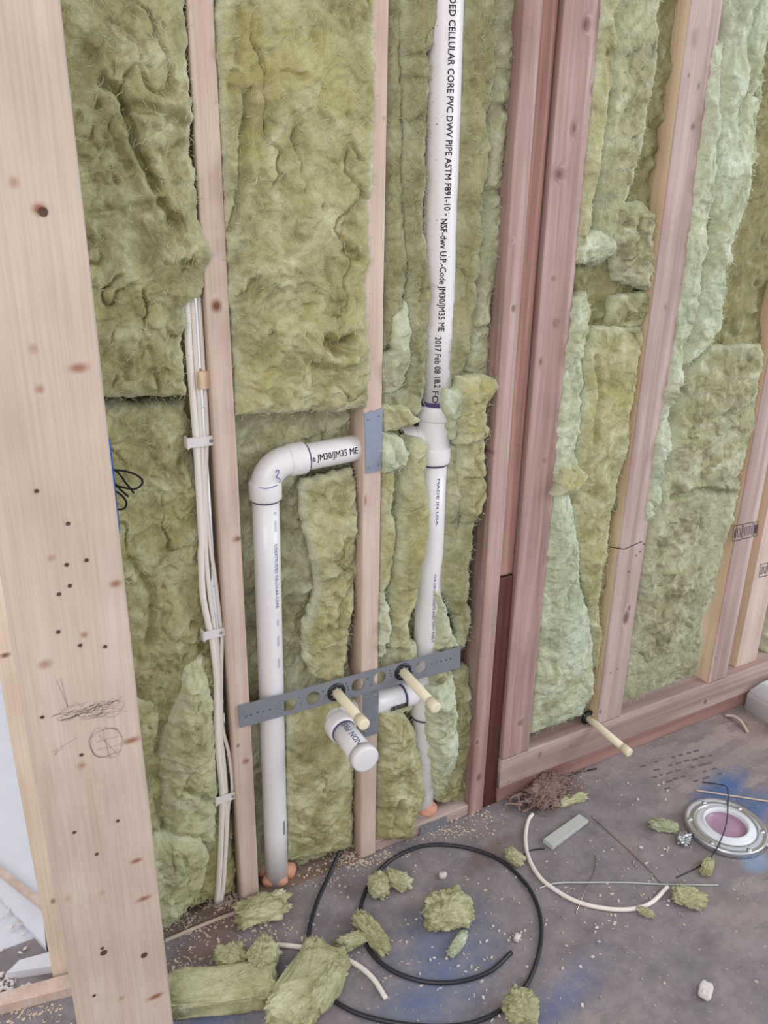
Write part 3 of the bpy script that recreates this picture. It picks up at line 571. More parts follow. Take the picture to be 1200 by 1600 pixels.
# bay between cable stud and the nail plate stud
batt(B, 'upper yellowish mineral wool batt left of the nail plate stud, with a dark torn hole', [(338, -60), (340, 0), (348, 200), (357, 400), (366, 540), (372, 652)], [(600, -60), (597, 0), (591, 150), (587, 300), (579, 450), (575, 530), (586, 545), (581, 642)], -0.010, 0.07, WOOL, bulge=.008, amp=(.010, .005, .003), rag=.005,
     creases=[([(385, 150), (380, 215), (378, 290), (365, 360)], .016, .006), ([(372, 20), (362, 120), (356, 250)], .008, .010), ([(400, 440), (375, 480), (370, 540)], .014, .009), ([(510, 532), (528, 538), (545, 528)], .030, .009), ([(520, 545), (550, 548)], .018, .006), ([(540, 395), (560, 405)], .014, .007), ([(440, 115), (470, 120)], .010, .006)])
batt(B, 'lower wool batt behind the elbow pipe and the steel bracket', [(345, 622), (352, 900), (366, 1150), (376, 1402)], [(572, 596), (572, 740), (572, 900), (566, 1060), (564, 1200), (556, 1336)], 0.060, 0.025, WOOLG, bulge=.006, amp=(.010, .006, .003))
batt(PC, 'torn front layer of wool hanging right of the elbow pipe', [(478, 752), (472, 790), (480, 840), (490, 870), (497, 930), (478, 990), (480, 1040), (495, 1062)], [(555, 735), (562, 790), (560, 850), (560, 900), (551, 960), (547, 1010), (540, 1060), (535, 1075)], 0.016, 0.03, WOOL, r=.016, bulge=.006, rag=.005,
     creases=[([(560, 905), (535, 935), (528, 985)], .010, .005)])
batt(PC, 'lower wool pad between the white pipe foot and the nail plate stud', [(452, 1100), (448, 1200), (450, 1352)], [(556, 1092), (558, 1200), (554, 1328)], 0.018, 0.05, WOOL, r=.02, bulge=.012, amp=(.007, .004, .0025), rag=.003)
# vent pipe bay
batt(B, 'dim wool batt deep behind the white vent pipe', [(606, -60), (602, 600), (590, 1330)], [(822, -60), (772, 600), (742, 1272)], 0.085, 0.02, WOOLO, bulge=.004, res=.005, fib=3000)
batt(S_, 'leftmost upright wool strip against the nail plate stud, above the grey plate', [(605, -60), (604, 0), (600, 300), (598, 450), (598, 545)], [(624, -60), (624, 0), (631, 100), (633, 200), (632, 300), (634, 330), (638, 380), (640, 420), (634, 476), (622, 500), (618, 540)], 0.022, 0.05, WOOLO, r=.018, bulge=.008, amp=(.006, .004, .003), rag=.003)
batt(S_, 'upright wool strip lapping the left edge of the upper vent pipe', [(626, -60), (626, 0), (633, 100), (635, 200), (634, 300), (637, 380), (642, 430), (640, 480), (640, 560), (640, 615)], [(695, -60), (693, 0), (688, 40), (684, 60), (674, 90), (677, 130), (673, 180), (669, 260), (667, 320), (667, 360), (672, 410), (676, 460), (674, 500), (670, 540), (668, 590), (664, 630)], 0.010, 0.04, WOOLO, r=.02, bulge=.006, amp=(.006, .004, .003), rag=.003,
     creases=[([(636, 85), (672, 82)], .006, .004), ([(638, 125), (676, 128)], .006, .004), ([(640, 195), (655, 185)], .008, .005), ([(668, 310), (660, 400), (655, 500)], .006, .006)])
batt(PC, 'small pale wool tongue left of the vent pipe above the tee', [(618, 500), (620, 545), (628, 580)], [(640, 470), (646, 520), (648, 560)], 0.004, 0.04, WOOLP, r=.014, bulge=.008)
batt(PC, 'ragged wool tuft by the stud just above the grey nail plate', [(598, 560), (596, 590), (600, 618)], [(642, 540), (650, 565), (632, 600), (618, 618)], 0.000, 0.04, WOOLG, r=.014, bulge=.012, rag=.008)
batt(PC, 'smooth wool pad behind the left side of the tee hub', [(604, 610), (602, 650)], [(667, 598), (664, 642), (650, 652)], 0.016, 0.04, WOOLG, r=.014, bulge=.008)
batt(PC, 'three cornered wool tuft pointing at the tee from the left', [(602, 635), (602, 678)], [(632, 632), (648, 648), (657, 658), (630, 672)], -0.004, 0.04, WOOL, r=.013, bulge=.008)
batt(PC, 'crumpled pale wool wad between the grey nail plate and the tee outlet', [(597, 678), (595, 710), (596, 742)], [(622, 680), (634, 700), (636, 715), (624, 735)], -0.006, 0.05, WOOLP, r=.014, bulge=.012, amp=(.014, .010, .004), rag=.008)
batt(S_, 'narrow wavy wool strip against the stud below the grey nail plate', [(597, 738), (596, 830), (594, 915), (595, 935)], [(617, 735), (620, 770), (616, 800), (622, 830), (617, 880), (610, 910), (600, 930)], 0.004, 0.05, WOOL, r=.012, bulge=.006, rag=.003)
batt(S_, 'thin wool sliver tucked behind the wavy strip', [(618, 745), (618, 860)], [(630, 755), (624, 850)], 0.024, 0.03, WOOLG, r=.010)
batt(S_, 'long wool strip lapping the left edge of the lower vent pipe', [(652, 690), (636, 720), (630, 800), (620, 900), (612, 960), (611, 1015)], [(668, 690), (673, 700), (669, 740), (673, 775), (673, 840), (663, 890), (655, 940), (646, 960), (642, 980), (648, 1010), (650, 1022)], -0.002, 0.06, WOOL, r=.022, bulge=.012, amp=(.008, .005, .003), rag=.003,
     creases=[([(622, 930), (660, 915)], .006, .005)])
batt(PC, 'ragged wool tatter on the stud edge above the bracket', [(594, 930), (592, 990), (590, 1030)], [(603, 925), (612, 960), (608, 1000), (600, 1030)], 0.000, 0.05, WOOLP, r=.012, rag=.009)
batt(PC, 'wool wad just above the right half of the steel bracket', [(606, 1015), (604, 1050)], [(652, 1008), (658, 1040)], 0.016, 0.04, WOOLG, r=.014, bulge=.01)
batt(S_, 'thick ragged wool strip right of the upper vent pipe', [(720, -60), (719, 0), (715, 200), (709, 400), (703, 550), (700, 600)], [(782, -60), (781, 15), (776, 40), (776, 90), (778, 112), (769, 170), (765, 200), (772, 230), (766, 270), (757, 305), (753, 336), (757, 370), (755, 400), (750, 440), (749, 480), (742, 510), (737, 544), (728, 585)], 0.014, 0.06, WOOLO, r=.02, bulge=.012, amp=(.008, .005, .004), rag=.006)
batt(S_, 'smooth set-back wool strip along the triple post, upper half', [(770, -60), (768, 100), (755, 300), (742, 480), (728, 600)], [(820, -60), (817, 0), (807, 96), (799, 180), (792, 240), (788, 320), (787, 340), (780, 420), (771, 480), (769, 500), (771, 590)], 0.034, 0.05, WOOLG, r=.02, bulge=.008, amp=(.006, .004, .002), rag=.002,
     creases=[([(775, 168), (800, 170)], .008, .006), ([(762, 300), (790, 305)], .008, .006), ([(740, 515), (772, 505)], .008, .005)])
batt(PC, 'wool flap curling over the triple post edge level with the tee hub', [(722, 590), (720, 640), (722, 700)], [(768, 588), (784, 603), (776, 620), (767, 632), (764, 656), (763, 690)], -0.014, 0.06, WOOL, r=.018, bulge=.008, rag=.007)
batt(PC, 'light frayed wool tuft right of the tee hub', [(700, 608), (701, 650), (712, 688)], [(742, 606), (738, 625), (722, 650), (719, 688)], -0.010, 0.05, WOOLP, r=.014, bulge=.008, rag=.008)
batt(PC, 'puffy wool pad against the triple post below the tee', [(724, 690), (718, 730), (718, 760), (722, 790), (728, 822)], [(762, 684), (763, 710), (764, 740), (761, 780), (755, 796), (747, 818)], 0.006, 0.06, WOOL, r=.022, bulge=.014, rag=.003,
     creases=[([(725, 750), (762, 750)], .008, .004)])
batt(S_, 'thin upright wool strip right of the lower vent pipe below the tee', [(697, 690), (694, 760), (690, 840), (687, 890)], [(722, 690), (718, 735), (724, 790), (716, 835), (700, 885)], 0.030, 0.05, WOOLG, r=.016, rag=.004)
batt(PC, 'smooth olive wool pad low along the triple post above the bracket', [(730, 815), (712, 850), (692, 885), (690, 912), (700, 940), (712, 965)], [(748, 815), (742, 850), (738, 885), (736, 925), (730, 968)], 0.012, 0.05, WOOLO, r=.022, bulge=.012, rag=.002, amp=(.006, .004, .002))
batt(S_, 'pale frayed wool strip right of the pipe just above the bracket', [(684, 920), (682, 970), (679, 1022)], [(694, 935), (708, 985), (722, 1012)], 0.010, 0.05, WOOLP, r=.014, rag=.008)
batt(PC, 'brownish wool tatter beside the triple post at bracket height', [(708, 958), (718, 1000), (722, 1020)], [(736, 945), (738, 980), (735, 1000)], 0.020, 0.04, WOOLO, r=.012)
batt(PC, 'rounded olive wool lump under the right end of the bracket', [(680, 1052), (678, 1075)], [(700, 1050), (697, 1072)], -0.006, 0.04, WOOLO, r=.012, bulge=.008)
batt(B, 'large lower wool pad left of the vent pipe foot', [(594, 1112), (588, 1180), (584, 1332)], [(636, 1118), (655, 1145), (664, 1200), (668, 1240), (656, 1262), (652, 1310)], 0.004, 0.07, WOOL, r=.035, bulge=.022, rag=.003, amp=(.010, .006, .003),
     creases=[([(620, 1245), (612, 1290)], .010, .006)])
batt(PC, 'wool wad under the bracket right of the barcode pipe', [(600, 1110), (602, 1125)], [(648, 1082), (650, 1112)], 0.012, 0.05, WOOLG, r=.014, bulge=.008)
batt(S_, 'pale green wool slab right of the vent pipe foot below the bracket', [(672, 1080), (672, 1140), (680, 1200), (686, 1240)], [(716, 1058), (714, 1100), (722, 1150), (716, 1195), (700, 1232)], -0.004, 0.06, WOOLP, r=.022, bulge=.012, rag=.006)
batt(S_, 'olive set-back wool strip beside the foot of the triple post', [(705, 1060), (708, 1150), (680, 1255)], [(738, 1045), (738, 1150), (732, 1262)], 0.020, 0.06, WOOLO, r=.018, bulge=.006)
# bay right of the triple post
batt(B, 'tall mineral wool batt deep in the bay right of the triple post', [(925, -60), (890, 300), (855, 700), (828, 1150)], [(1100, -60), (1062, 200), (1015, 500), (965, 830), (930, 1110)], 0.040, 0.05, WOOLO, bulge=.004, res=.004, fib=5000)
batt(S_, 'curled wool edge along the right side of the triple post, upper half', [(944, -60), (940, 0), (928, 137), (917, 247), (907, 344), (902, 410)], [(972, -60), (970, 0), (962, 28), (966, 74), (962, 124), (952, 176), (948, 220), (936, 283), (929, 330), (922, 370), (914, 410)], -0.004, 0.05, WOOL, r=.013, bulge=.004, rag=.004, amp=(.007, .005, .003))
batt(PC, 'ribbed wool layer in the upper part of the bay right of the triple post', [(966, -60), (960, 120), (944, 250), (930, 350), (925, 420)], [(1048, -60), (1032, 55), (1029, 115), (1014, 170), (1007, 234), (991, 286), (975, 330), (965, 400)], 0.016, 0.04, WOOLG, r=.014, bulge=.004, rag=.006, amp=(.010, .008, .004), ridges=.0012)
batt(PC, 'crumpled wool wad in the middle of the bay right of the triple post', [(975, 320), (965, 380), (972, 440)], [(1012, 315), (1026, 350), (1026, 400), (1020, 455)], 0.000, 0.05, WOOLG, r=.022, bulge=.014, amp=(.016, .012, .004))
batt(PC, 'pale wool knob against the triple post at mid height', [(912, 365), (903, 390), (904, 412)], [(942, 360), (962, 378), (955, 398), (930, 410)], -0.002, 0.05, WOOLP, r=.014, bulge=.01, amp=(.012, .008, .003))
batt(PC, 'dark stained wool flap beside the stud right of the triple post', [(965, 462), (950, 512)], [(1022, 455), (1019, 470), (1006, 512)], 0.010, 0.04, WOOLO, r=.014, bulge=.008)
batt(S_, 'pale torn wool edge along the triple post at its middle height', [(900, 470), (895, 490), (888, 537), (880, 610), (872, 673), (867, 740), (866, 778)], [(921, 455), (928, 486), (921, 518), (912, 556), (915, 597), (912, 661), (902, 705), (902, 745), (900, 775)], -0.006, 0.06, WOOLP, r=.016, bulge=.006, rag=.007, amp=(.010, .007, .003))
batt(PC, 'small yellowish wool tuft sticking out right of the triple post', [(884, 738), (872, 775)], [(908, 728), (924, 742), (902, 768)], -0.030, 0.05, WOOL, r=.010, bulge=.006, rag=.008)
batt(B, 'flat cut wool panel against the left of the butt jointed stud', [(932, 511), (915, 560), (912, 650), (900, 720), (897, 800), (908, 880), (922, 950), (930, 1040)], [(1005, 511), (1005, 531), (999, 578), (993, 629), (987, 642), (985, 699), (974, 737), (960, 790), (953, 840), (943, 900), (938, 950), (942, 990), (934, 1045)], 0.004, 0.05, WOOL, r=.012, bulge=.008, rag=.004, amp=(.006, .004, .0025),
     creases=[([(930, 560), (935, 620), (925, 700)], .008, .005)])
batt(PC, 'large pale blue-green wool sheet low in the bay right of the triple post', [(869, 768), (858, 830), (852, 905), (842, 1030), (832, 1152)], [(896, 772), (902, 842), (910, 926), (926, 965), (931, 1030), (931, 1080), (910, 1117)], -0.002, 0.06, WOOLP, r=.018, bulge=.016, rag=.004, amp=(.009, .006, .004))
# bay right of the butt jointed stud
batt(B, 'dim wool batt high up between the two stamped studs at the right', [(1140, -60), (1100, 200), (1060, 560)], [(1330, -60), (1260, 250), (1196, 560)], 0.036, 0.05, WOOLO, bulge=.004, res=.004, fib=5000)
batt(S_, 'ragged wool edge along the right side of the butt jointed stud', [(1120, 66), (1109, 137), (1093, 261), (1084, 330), (1075, 407), (1061, 509), (1048, 585), (1038, 642), (1026, 705), (1013, 800), (1010, 822)], [(1134, 66), (1128, 118), (1124, 154), (1125, 209), (1121, 253), (1120, 280), (1115, 324), (1108, 380), (1098, 440), (1090, 490), (1073, 540), (1067, 585), (1054, 623), (1048, 661), (1053, 700), (1043, 716), (1038, 768), (1026, 806)], -0.008, 0.06, WOOLP, r=.014, bulge=.006, rag=.006, amp=(.010, .007, .003))
batt(PC, 'broad bluish wool layer at the upper right, beside the butt jointed stud edge', [(1140, -60), (1136, 66), (1128, 160), (1124, 270), (1112, 380), (1095, 480), (1072, 572)], [(1240, -60), (1208, 28), (1195, 120), (1186, 206), (1171, 297), (1159, 338), (1146, 374), (1138, 412), (1134, 461), (1132, 502), (1111, 537), (1082, 570)], 0.006, 0.05, WOOLP, r=.02, bulge=.012, rag=.004, amp=(.010, .008, .003),
     creases=[([(1172, 20), (1165, 130), (1150, 200)], .012, .008), ([(1200, 60), (1175, 150)], .010, .008)])
batt(B, 'lower flat wool batt between the butt jointed and the stamped stud', [(1112, 541), (1080, 590), (1060, 680), (1044, 760), (1026, 815), (1008, 880), (990, 990), (975, 1098)], [(1192, 539), (1193, 556), (1185, 597), (1182, 654), (1172, 699), (1154, 744), (1162, 752), (1150, 790), (1147, 812), (1137, 843), (1128, 882), (1110, 936), (1100, 970), (1092, 1037), (1088, 1056)], 0.008, 0.05, WOOLG, r=.014, bulge=.012, rag=.005, amp=(.009, .007, .0035), ridges=.0012,
     creases=[([(1050, 775), (1090, 762), (1150, 772)], .014, .006), ([(1085, 580), (1092, 545)], .006, .005)])
batt(B, 'wool batt beyond the rightmost pale stud', [(1240, 650), (1194, 1050)], [(1330, 620), (1290, 1010)], 0.03, 0.05, WOOLG, res=.004)
# ------------------------------------------------------------------ pipes
def pipe_text(txt, size, P, axis, upv, R, mat, name, parent, base, along0=0.0, align='LEFT', spacing=1.0, bold=0.012):
    """print wrapped round a pipe: text runs along axis from P, its middle on the side facing upv x axis"""
    cu = bpy.data.curves.new('print', 'FONT'); cu.body = txt; cu.size = size; cu.align_x = align; cu.align_y = 'CENTER'; cu.space_character = spacing
    cu.resolution_u = 2; 
    ob = bpy.data.objects.new('print_tmp', cu); COL.objects.link(ob)
    dg = bpy.context.evaluated_depsgraph_get(); me = bpy.data.meshes.new_from_object(ob.evaluated_get(dg))
    bpy.data.objects.remove(ob); bpy.data.curves.remove(cu)
    bm = bmesh.new(); bm.from_mesh(me); bmesh.ops.triangulate(bm, faces=bm.faces)
    for _k in range(4):
        lg = [e_ for e_ in bm.edges if abs(e_.verts[0].co.y - e_.verts[1].co.y) > 0.0022]
        if not lg: break
        bmesh.ops.subdivide_edges(bm, edges=lg, cuts=1); bmesh.ops.triangulate(bm, faces=bm.faces)
    vs_ = [tuple(v_.co) for v_ in bm.verts]; bm.verts.index_update(); fs_ = np.array([[v_.index for v_ in f_.verts] for f_ in bm.faces]); bm.free()
    vs_ = np.array(vs_); k_ = size * bold; vv_ = []; ff_ = []
    for q_, (ox, oy) in enumerate(((k_, k_), (-k_, k_), (k_, -k_), (-k_, -k_)) if bold else ((0, 0),)):
        vv_.append(vs_ + [ox, oy, 0]); ff_.append(fs_ + q_ * len(vs_))
    me = mesh_np(name, np.concatenate(vv_), ff_, None, False)
    n = len(me.vertices); co = np.zeros(n * 3, np.float32); me.vertices.foreach_get('co', co); co = co.reshape(-1, 3)
    ax = np.array(axis, float); ax /= np.linalg.norm(ax); up = np.array(upv, float); up -= ax * (up @ ax); up /= np.linalg.norm(up)
    nn = np.cross(ax, up)
    th = co[:, 1] / R
    out = np.asarray(P) + ax * (co[:, 0:1] + along0) + (R + 0.0004) * (nn * np.cos(th)[:, None] + up * np.sin(th)[:, None])
    me.vertices.foreach_set('co', (out - np.asarray(base)).astype(np.float32).ravel()); me.update()
    me.materials.clear(); me.materials.append(mat)
    return link(name, me, parent)
def seg_pipe(a, b, r, n=2, seg=36):
    return tube_np(np.linspace(a, b, n + 1), r, seg)
def hub(a, b, r, lip=0.0025):
    """fitting collar between a and b with a rolled rim"""
    P = np.array([np.asarray(a) + (np.asarray(b) - np.asarray(a)) * t for t in (0, .06, .14, .86, .94, 1)])
    return tube_np(P, [r - lip, r - lip * .3, r, r, r - lip * .3, r - lip], 36)


def up_cam(axis, P, deg):
    ax = np.array(axis, float); ax /= np.linalg.norm(ax); nv = np.array([0, -CAM_D, CAM_H]) - np.asarray(P); nv -= ax * (nv @ ax); nv /= np.linalg.norm(nv)
    s = np.cross(ax, nv); img = RW.T @ s
    if (img[0] if abs(img[0]) > abs(img[1]) else img[1]) < 0: s = -s       # s: right (or down) in the picture
    a = math.radians(deg); nv = nv * math.cos(a) + s * math.sin(a); return np.cross(nv, ax)
YD = 0.030; RP = 0.0242
va = at(417, 850, YD); vb = at(432, 1362, YD)
dx = (vb[0] - va[0]) / (vb[2] - va[2])
pz0, pz1 = 0.0, at(412, 772, YD)[2]
def vx(z): return va[0] + dx * (z - va[2])
hz = at(468, 716, YD)[2]
h_end = at(568, 697, YD); h_sta = at(468, 716, YD)
slope = (h_end[2] - h_sta[2]) / (h_end[0] - h_sta[0])
bs = np.array([vx(0), YD, 0.0])
drain = thing('drain_pipe', 'white pipe rising from the floor and elbowed right into the nail plate stud', 'pipe', bs)
zc = pz1 + 0.002
v, f = seg_pipe((vx(0), YD, -0.01), (vx(zc), YD, zc), RP, 6); vp_ = link('vertical_pipe', mesh_np('vertical_pipe', v - bs, f, PVC), drain)
# elbow: collar, bend, collar
rb = 0.045
ec = (vx(zc), YD, zc)
ez = h_sta[2] - (h_sta[0] - vx(zc) - rb) * slope
pts = [np.array([vx(zc) + rb - rb * math.cos(a), YD, ez - rb + rb * math.sin(a)]) for a in np.linspace(0, np.pi / 2 + slope * .8, 16)]
low = np.array([vx(zc), YD, zc - .012]); pts = [np.array([vx(zc), YD, zc + .018])] + pts
tdir = np.array([1, 0, slope]); tdir /= np.linalg.norm(tdir)
pe = pts[-1]
v1 = tube_np(spline(pts, 30), 0.0268, 36)
v2 = hub(low, low + np.array([0, 0, .036]), 0.0292); v3 = hub(pe - tdir * .004, pe + tdir * .030, 0.0292)
v, f = merge([v1, v2, v3]); el = link('elbow', mesh_np('elbow', v - bs, f, PVC), drain)
v, f = merge([tube_np([low - [0, 0, .003], low - [0, 0, -.001]], RP + .0006, 36)]); link('primer_ring', mesh_np('primer_ring', v - bs, f, PRIMER), drain)
v, f = tube_np([pe + tdir * .029, pe + tdir * .033], RP + .0008, 36); link('primer_ring', mesh_np('primer_ring', v - bs, f, PRIMER), drain)
hx1 = 0.66; he = pe + tdir * ((hx1 - pe[0]) / tdir[0])
v, f = seg_pipe(pe, he, RP, 4); hp_ = link('horizontal_pipe', mesh_np('horizontal_pipe', v - bs, f, PVC), drain)
def front_up(axis, ang):           # "up" vector whose normal (axis x up) points toward -Y turned by ang
    ax = np.array(axis, float); ax /= np.linalg.norm(ax); nv = np.array([0, -1.0, 0]); nv -= ax * (nv @ ax); nv /= np.linalg.norm(nv)
    s = np.cross(ax, nv); nv = nv * math.cos(ang) + s * math.sin(ang); return np.cross(nv, ax)
_a = pe + tdir * .034
o = pipe_text('e JM30/JM35 ME   2', 0.0165, _a, tdir, up_cam(tdir, pe, 14), RP, INK, 'printed_text', hp_, bs)
co = np.array([v_.co for v_ in o.data.vertices]); q = (co + bs - _a) @ tdir; k = (np.linalg.norm(at(566, 697, YD - .02) - at(471, 716, YD - .02)) * .90) / q.max()
co = co + np.outer(q * (k - 1), tdir); o.data.vertices.foreach_set('co', co.astype(np.float32).ravel()); o.data.update()
dn = np.array([-dx, 0, -1.0]); dn /= np.linalg.norm(dn)
t0 = np.array([vx(0.80), YD, 0.80])
zt = at(428, 842, YD)[2]
pipe_text('COEXTRUDED CELLULAR CORE', 0.0085, (vx(zt), YD, zt), dn, up_cam(dn, t0, 40), RP, INKB, 'printed_text', vp_, bs, spacing=1.05)
for y0, y1 in ((792, 800), (806, 832), (960, 975), (985, 1010), (1020, 1045)):
    zz = at(430, y0, YD)[2]
    pipe_text('I' * int((y1 - y0) / 2.2), 0.0075, (vx(zz), YD, zz), dn, up_cam(dn, t0, 40), RP, INKF, 'printed_text', vp_, bs)
zz = at(440, 1272, YD)[2]
pipe_text('I' * 14, 0.010, (vx(zz), YD, zz), dn, up_cam(dn, t0, 48), RP, INK, 'printed_text', vp_, bs)
# blue pen loop on the elbow
pc = at(430, 748, YD - .029)
bl = [(0.000, .012), (.004, .016), (.007, .012), (.004, .006), (.000, .004), (.006, .000), (.010, -.004), (.007, -.008)]
v, f = tube_np(spline([pc + np.array([x, -.003 + .45 * abs(x), z]) for x, z in bl], 30), 0.0007, 6)
w_, g_ = tube_np(spline([at(405, 762, YD - .0285), at(418, 763, YD - .0305), at(434, 758, YD - .028)], 10), 0.0006, 6)
v, f = merge([(v, f), (w_, g_)]); link('pen_mark', mesh_np('pen_mark', v - bs, f, BLUEINK), el)
# expanding foam round the foot of the drain pipe
def lump(name, label, c, size, rot=0.0, mat=WOOL, seed=1, cat='insulation scrap', e=0.75, amp=0.25, fib=260, n=44, tilt=0.0, group=None, parent=None, base=None, sink=0.06, freq=3.0, kind=None):
    rs = np.random.RandomState(seed); m = n * 2
    la = np.linspace(-np.pi / 2, np.pi / 2, n); lo = np.linspace(0, 2 * np.pi, m, endpoint=False); LA, LO = np.meshgrid(la, lo, indexing='ij')
    sg = lambda q, k: np.sign(q) * np.abs(q) ** k
    x = sg(np.cos(LA), e) * sg(np.cos(LO), e); y = sg(np.cos(LA), e) * sg(np.sin(LO), e); z = sg(np.sin(LA), e)
    def n3(k, o): return (fbm(x * k + o, y * k + z * k * .7 + o, 3) + fbm(y * k + o * 2, z * k - x * k * .6 + o, 3) + fbm(z * k + o * 3, x * k + y * .5 * k, 3)) / 1.7
    d = 1 + amp * n3(freq * .5, seed * 3.1) + amp * .8 * np.abs(n3(freq, seed * 1.7)) + amp * .3 * n3(freq * 3, seed)
    P = np.stack([x * d * size[0] / 2, y * d * size[1] / 2, z * d * size[2] / 2], -1)
    P[..., 2] += tilt * P[..., 0]
    cr, sr = math.cos(rot), math.sin(rot)
    P = np.stack([P[..., 0] * cr - P[..., 1] * sr, P[..., 0] * sr + P[..., 1] * cr, P[..., 2]], -1)
    P[..., 2] -= P[..., 2].min() + sink * size[2]
    P[..., 2] = np.maximum(P[..., 2], 0.0005)
    S = P.reshape(-1, 3); F = [grid_faces(n, m, True)]; V = S
    if fib:
        idx = rs.randint(0, len(S), fib); p = S[idx]; ctr = S.mean(0); dirv = p - ctr; dirv /= np.linalg.norm(dirv, axis=1)[:, None] + 1e-9
        dirv = dirv + rs.randn(fib, 3) * 0.8; dirv /= np.linalg.norm(dirv, axis=1)[:, None]; dirv[:, 2] = np.maximum(dirv[:, 2], -.15)
        L = rs.uniform(.002, .008, fib)[:, None]; sd_ = np.cross(dirv, rs.randn(fib, 3)); sd_ /= np.linalg.norm(sd_, axis=1)[:, None]
        wv = sd_ * rs.uniform(.0003, .0007, fib)[:, None]
        q = np.stack([p - wv, p + wv, p + dirv * L], 1).reshape(-1, 3); q[:, 2] = np.maximum(q[:, 2], 0.0006)
        F.append(np.arange(fib * 3).reshape(-1, 3) + len(V)); V = np.concatenate([V, q])
    c = np.asarray(c, float)
    o = link(name, mesh_np(name, V, F, mat), parent, c if base is None else c - np.asarray(base))
    if label: tag(o, label, cat, group, kind)
    return o
fo = thing('sealing_foam', 'orange sealing foam collar around the foot of the elbowed drain pipe', 'foam', (vx(0), YD, 0.0))
for i, (px, py, w, h) in enumerate(((415, 1372, .034, .034), (424, 1388, .030, .026), (442, 1388, .032, .028), (454, 1374, .034, .034))):
    p = fl(px, py); lump('foam_blob', None, (p[0], max(p[1], -0.012) + .012, 0.0), (w, w, h), .3 * i, FOAM, 40 + i, e=1, amp=.15, fib=0, n=18, parent=fo, base=(vx(0), YD, 0.0))
p = fl(672, 1293); lump('sealing_foam', 'orange foam blob at the foot of the vent pipe', (p[0], .03, .028), (.05, .045, .03), .2, FOAM, 47, cat='foam', e=1, amp=.2, fib=0, n=20)
p = fl(332, 1408); lump('sealing_foam', 'small orange foam dab where the white cables enter the floor', (p[0], p[1] + .01, .003), (.022, .02, .014), .2, FOAM, 48, cat='foam', e=1, amp=.2, fib=0, n=16)

# vent stack
YV = 0.045; RV = 0.0298
u0 = at(697, -40, YV - .02); u1 = at(681, 632, YV)
dirv = (u1 - u0) / np.linalg.norm(u1 - u0)
bv = np.array([at(666, 1282, YV)[0], YV, 0.0])
vent = thing('vent_pipe', 'tall white printed vent pipe with a tee, right of the nail plate stud', 'pipe', bv)
v, f = seg_pipe(u0 - dirv * .15, u1, RV, 6); up_ = link('upper_pipe', mesh_np('upper_pipe', v - bv, f, PVCB), vent)
v, f = tube_np([u1 - dirv * .010, u1 + dirv * .002], RV + .0006, 36); link('primer_ring', mesh_np('primer_ring', v - bv, f, PRIMER), vent)
l0 = at(679, 720, YV); l1 = at(657, 1285, YV); RL = 0.0285
ta = u1; tb = at(676, 722, YV)
tdv = (tb - ta) / np.linalg.norm(tb - ta)
ln_ = np.linalg.norm(tb - ta)
h1 = hub(ta, ta + tdv * .030, 0.0345); body = tube_np([ta + tdv * .028, ta + tdv * (ln_ - .030)], 0.0315, 36, cap=False)
h2 = hub(ta + tdv * (ln_ - .034), tb, 0.0345)
oc = at(684, 680, YV); oe = at(632, 690, YV + .020); od = (oe - oc) / np.linalg.norm(oe - oc)
arm = tube_np(spline([oc, oc + od * .03, oe - od * .015], 8), 0.0255, 32, cap=False); h3 = hub(oe - od * .024, oe, 0.0285, .0015)
v, f = merge([h1, body, h2, arm, h3]); link('tee_fitting', mesh_np('tee_fitting', v - bv, f, PVC), vent)
v, f = tube_np([oe + od * .0005, oe + od * .002], 0.0225, 28); link('outlet_shade_disc', mesh_np('outlet_shade_disc', v - bv, f, HOLE), vent)  # flat dark disc painting the shade inside the tee outlet
v, f = seg_pipe(tb - tdv * .01, l1, RL, 6); lp_ = link('lower_pipe', mesh_np('lower_pipe', v - bv, f, PVC), vent)
v, f = tube_np([tb, tb + tdv * .004], RL + .0006, 36); link('primer_ring', mesh_np('primer_ring', v - bv, f, PRIMER), vent)
ldir = (l1 - tb) / np.linalg.norm(l1 - tb)
ha = at(659, 1062, YV); ha = tb + ldir * ((ha - tb) @ ldir); hb = at(657, 1117, YV); hb = tb + ldir * ((hb - tb) @ ldir)
v, f = hub(ha, hb, 0.0335); link('coupling', mesh_np('coupling', v - bv, f, PVC), vent)
v, f = tube_np([hb, hb + ldir * .004], 0.0305, 36); link('primer_ring', mesh_np('primer_ring', v - bv, f, PRIMER), vent)
pz = u0 + dirv * ((at(709, 0, YV - .045)[2] - u0[2]) / dirv[2])
def on_stack(py):
    p = at(700, py, YV - .03); return u0 + dirv * ((p[2] - u0[2]) / dirv[2])
TXT = [('UDED CELLULAR CORE PVC DWV PIPE ASTM F891-10 -', -14, 336, INK), ('NSF-dwv U.P.-Code JM30/JM35 ME', 340, 516, INK), ('2017 Feb 08 18.2', 524, 604, INK), ('FO', 608, 628, INK)]
for (s, y0, y1, m_), dg_ in zip(TXT, (22, 12, 2, -4)):
    a = on_stack(y0); b = on_stack(y1); want = np.linalg.norm(b - a)
    o = pipe_text(s, 0.0165, a, dirv, up_cam(dirv, (a + b) / 2, dg_), RV, m_, 'printed_text', up_, bv)
    # stretch the print to its run
    co = np.array([v_.co for v_ in o.data.vertices]); q = (co + bv - a) @ dirv; k = want / max(q.max(), 1e-6)
    co = co + np.outer(q * (k - 1), dirv); o.data.vertices.foreach_set('co', co.astype(np.float32).ravel()); o.data.update()
def on_low(py): p = at(684, py, YV - .02); return tb + ldir * ((p[2] - tb[2]) / ldir[2])
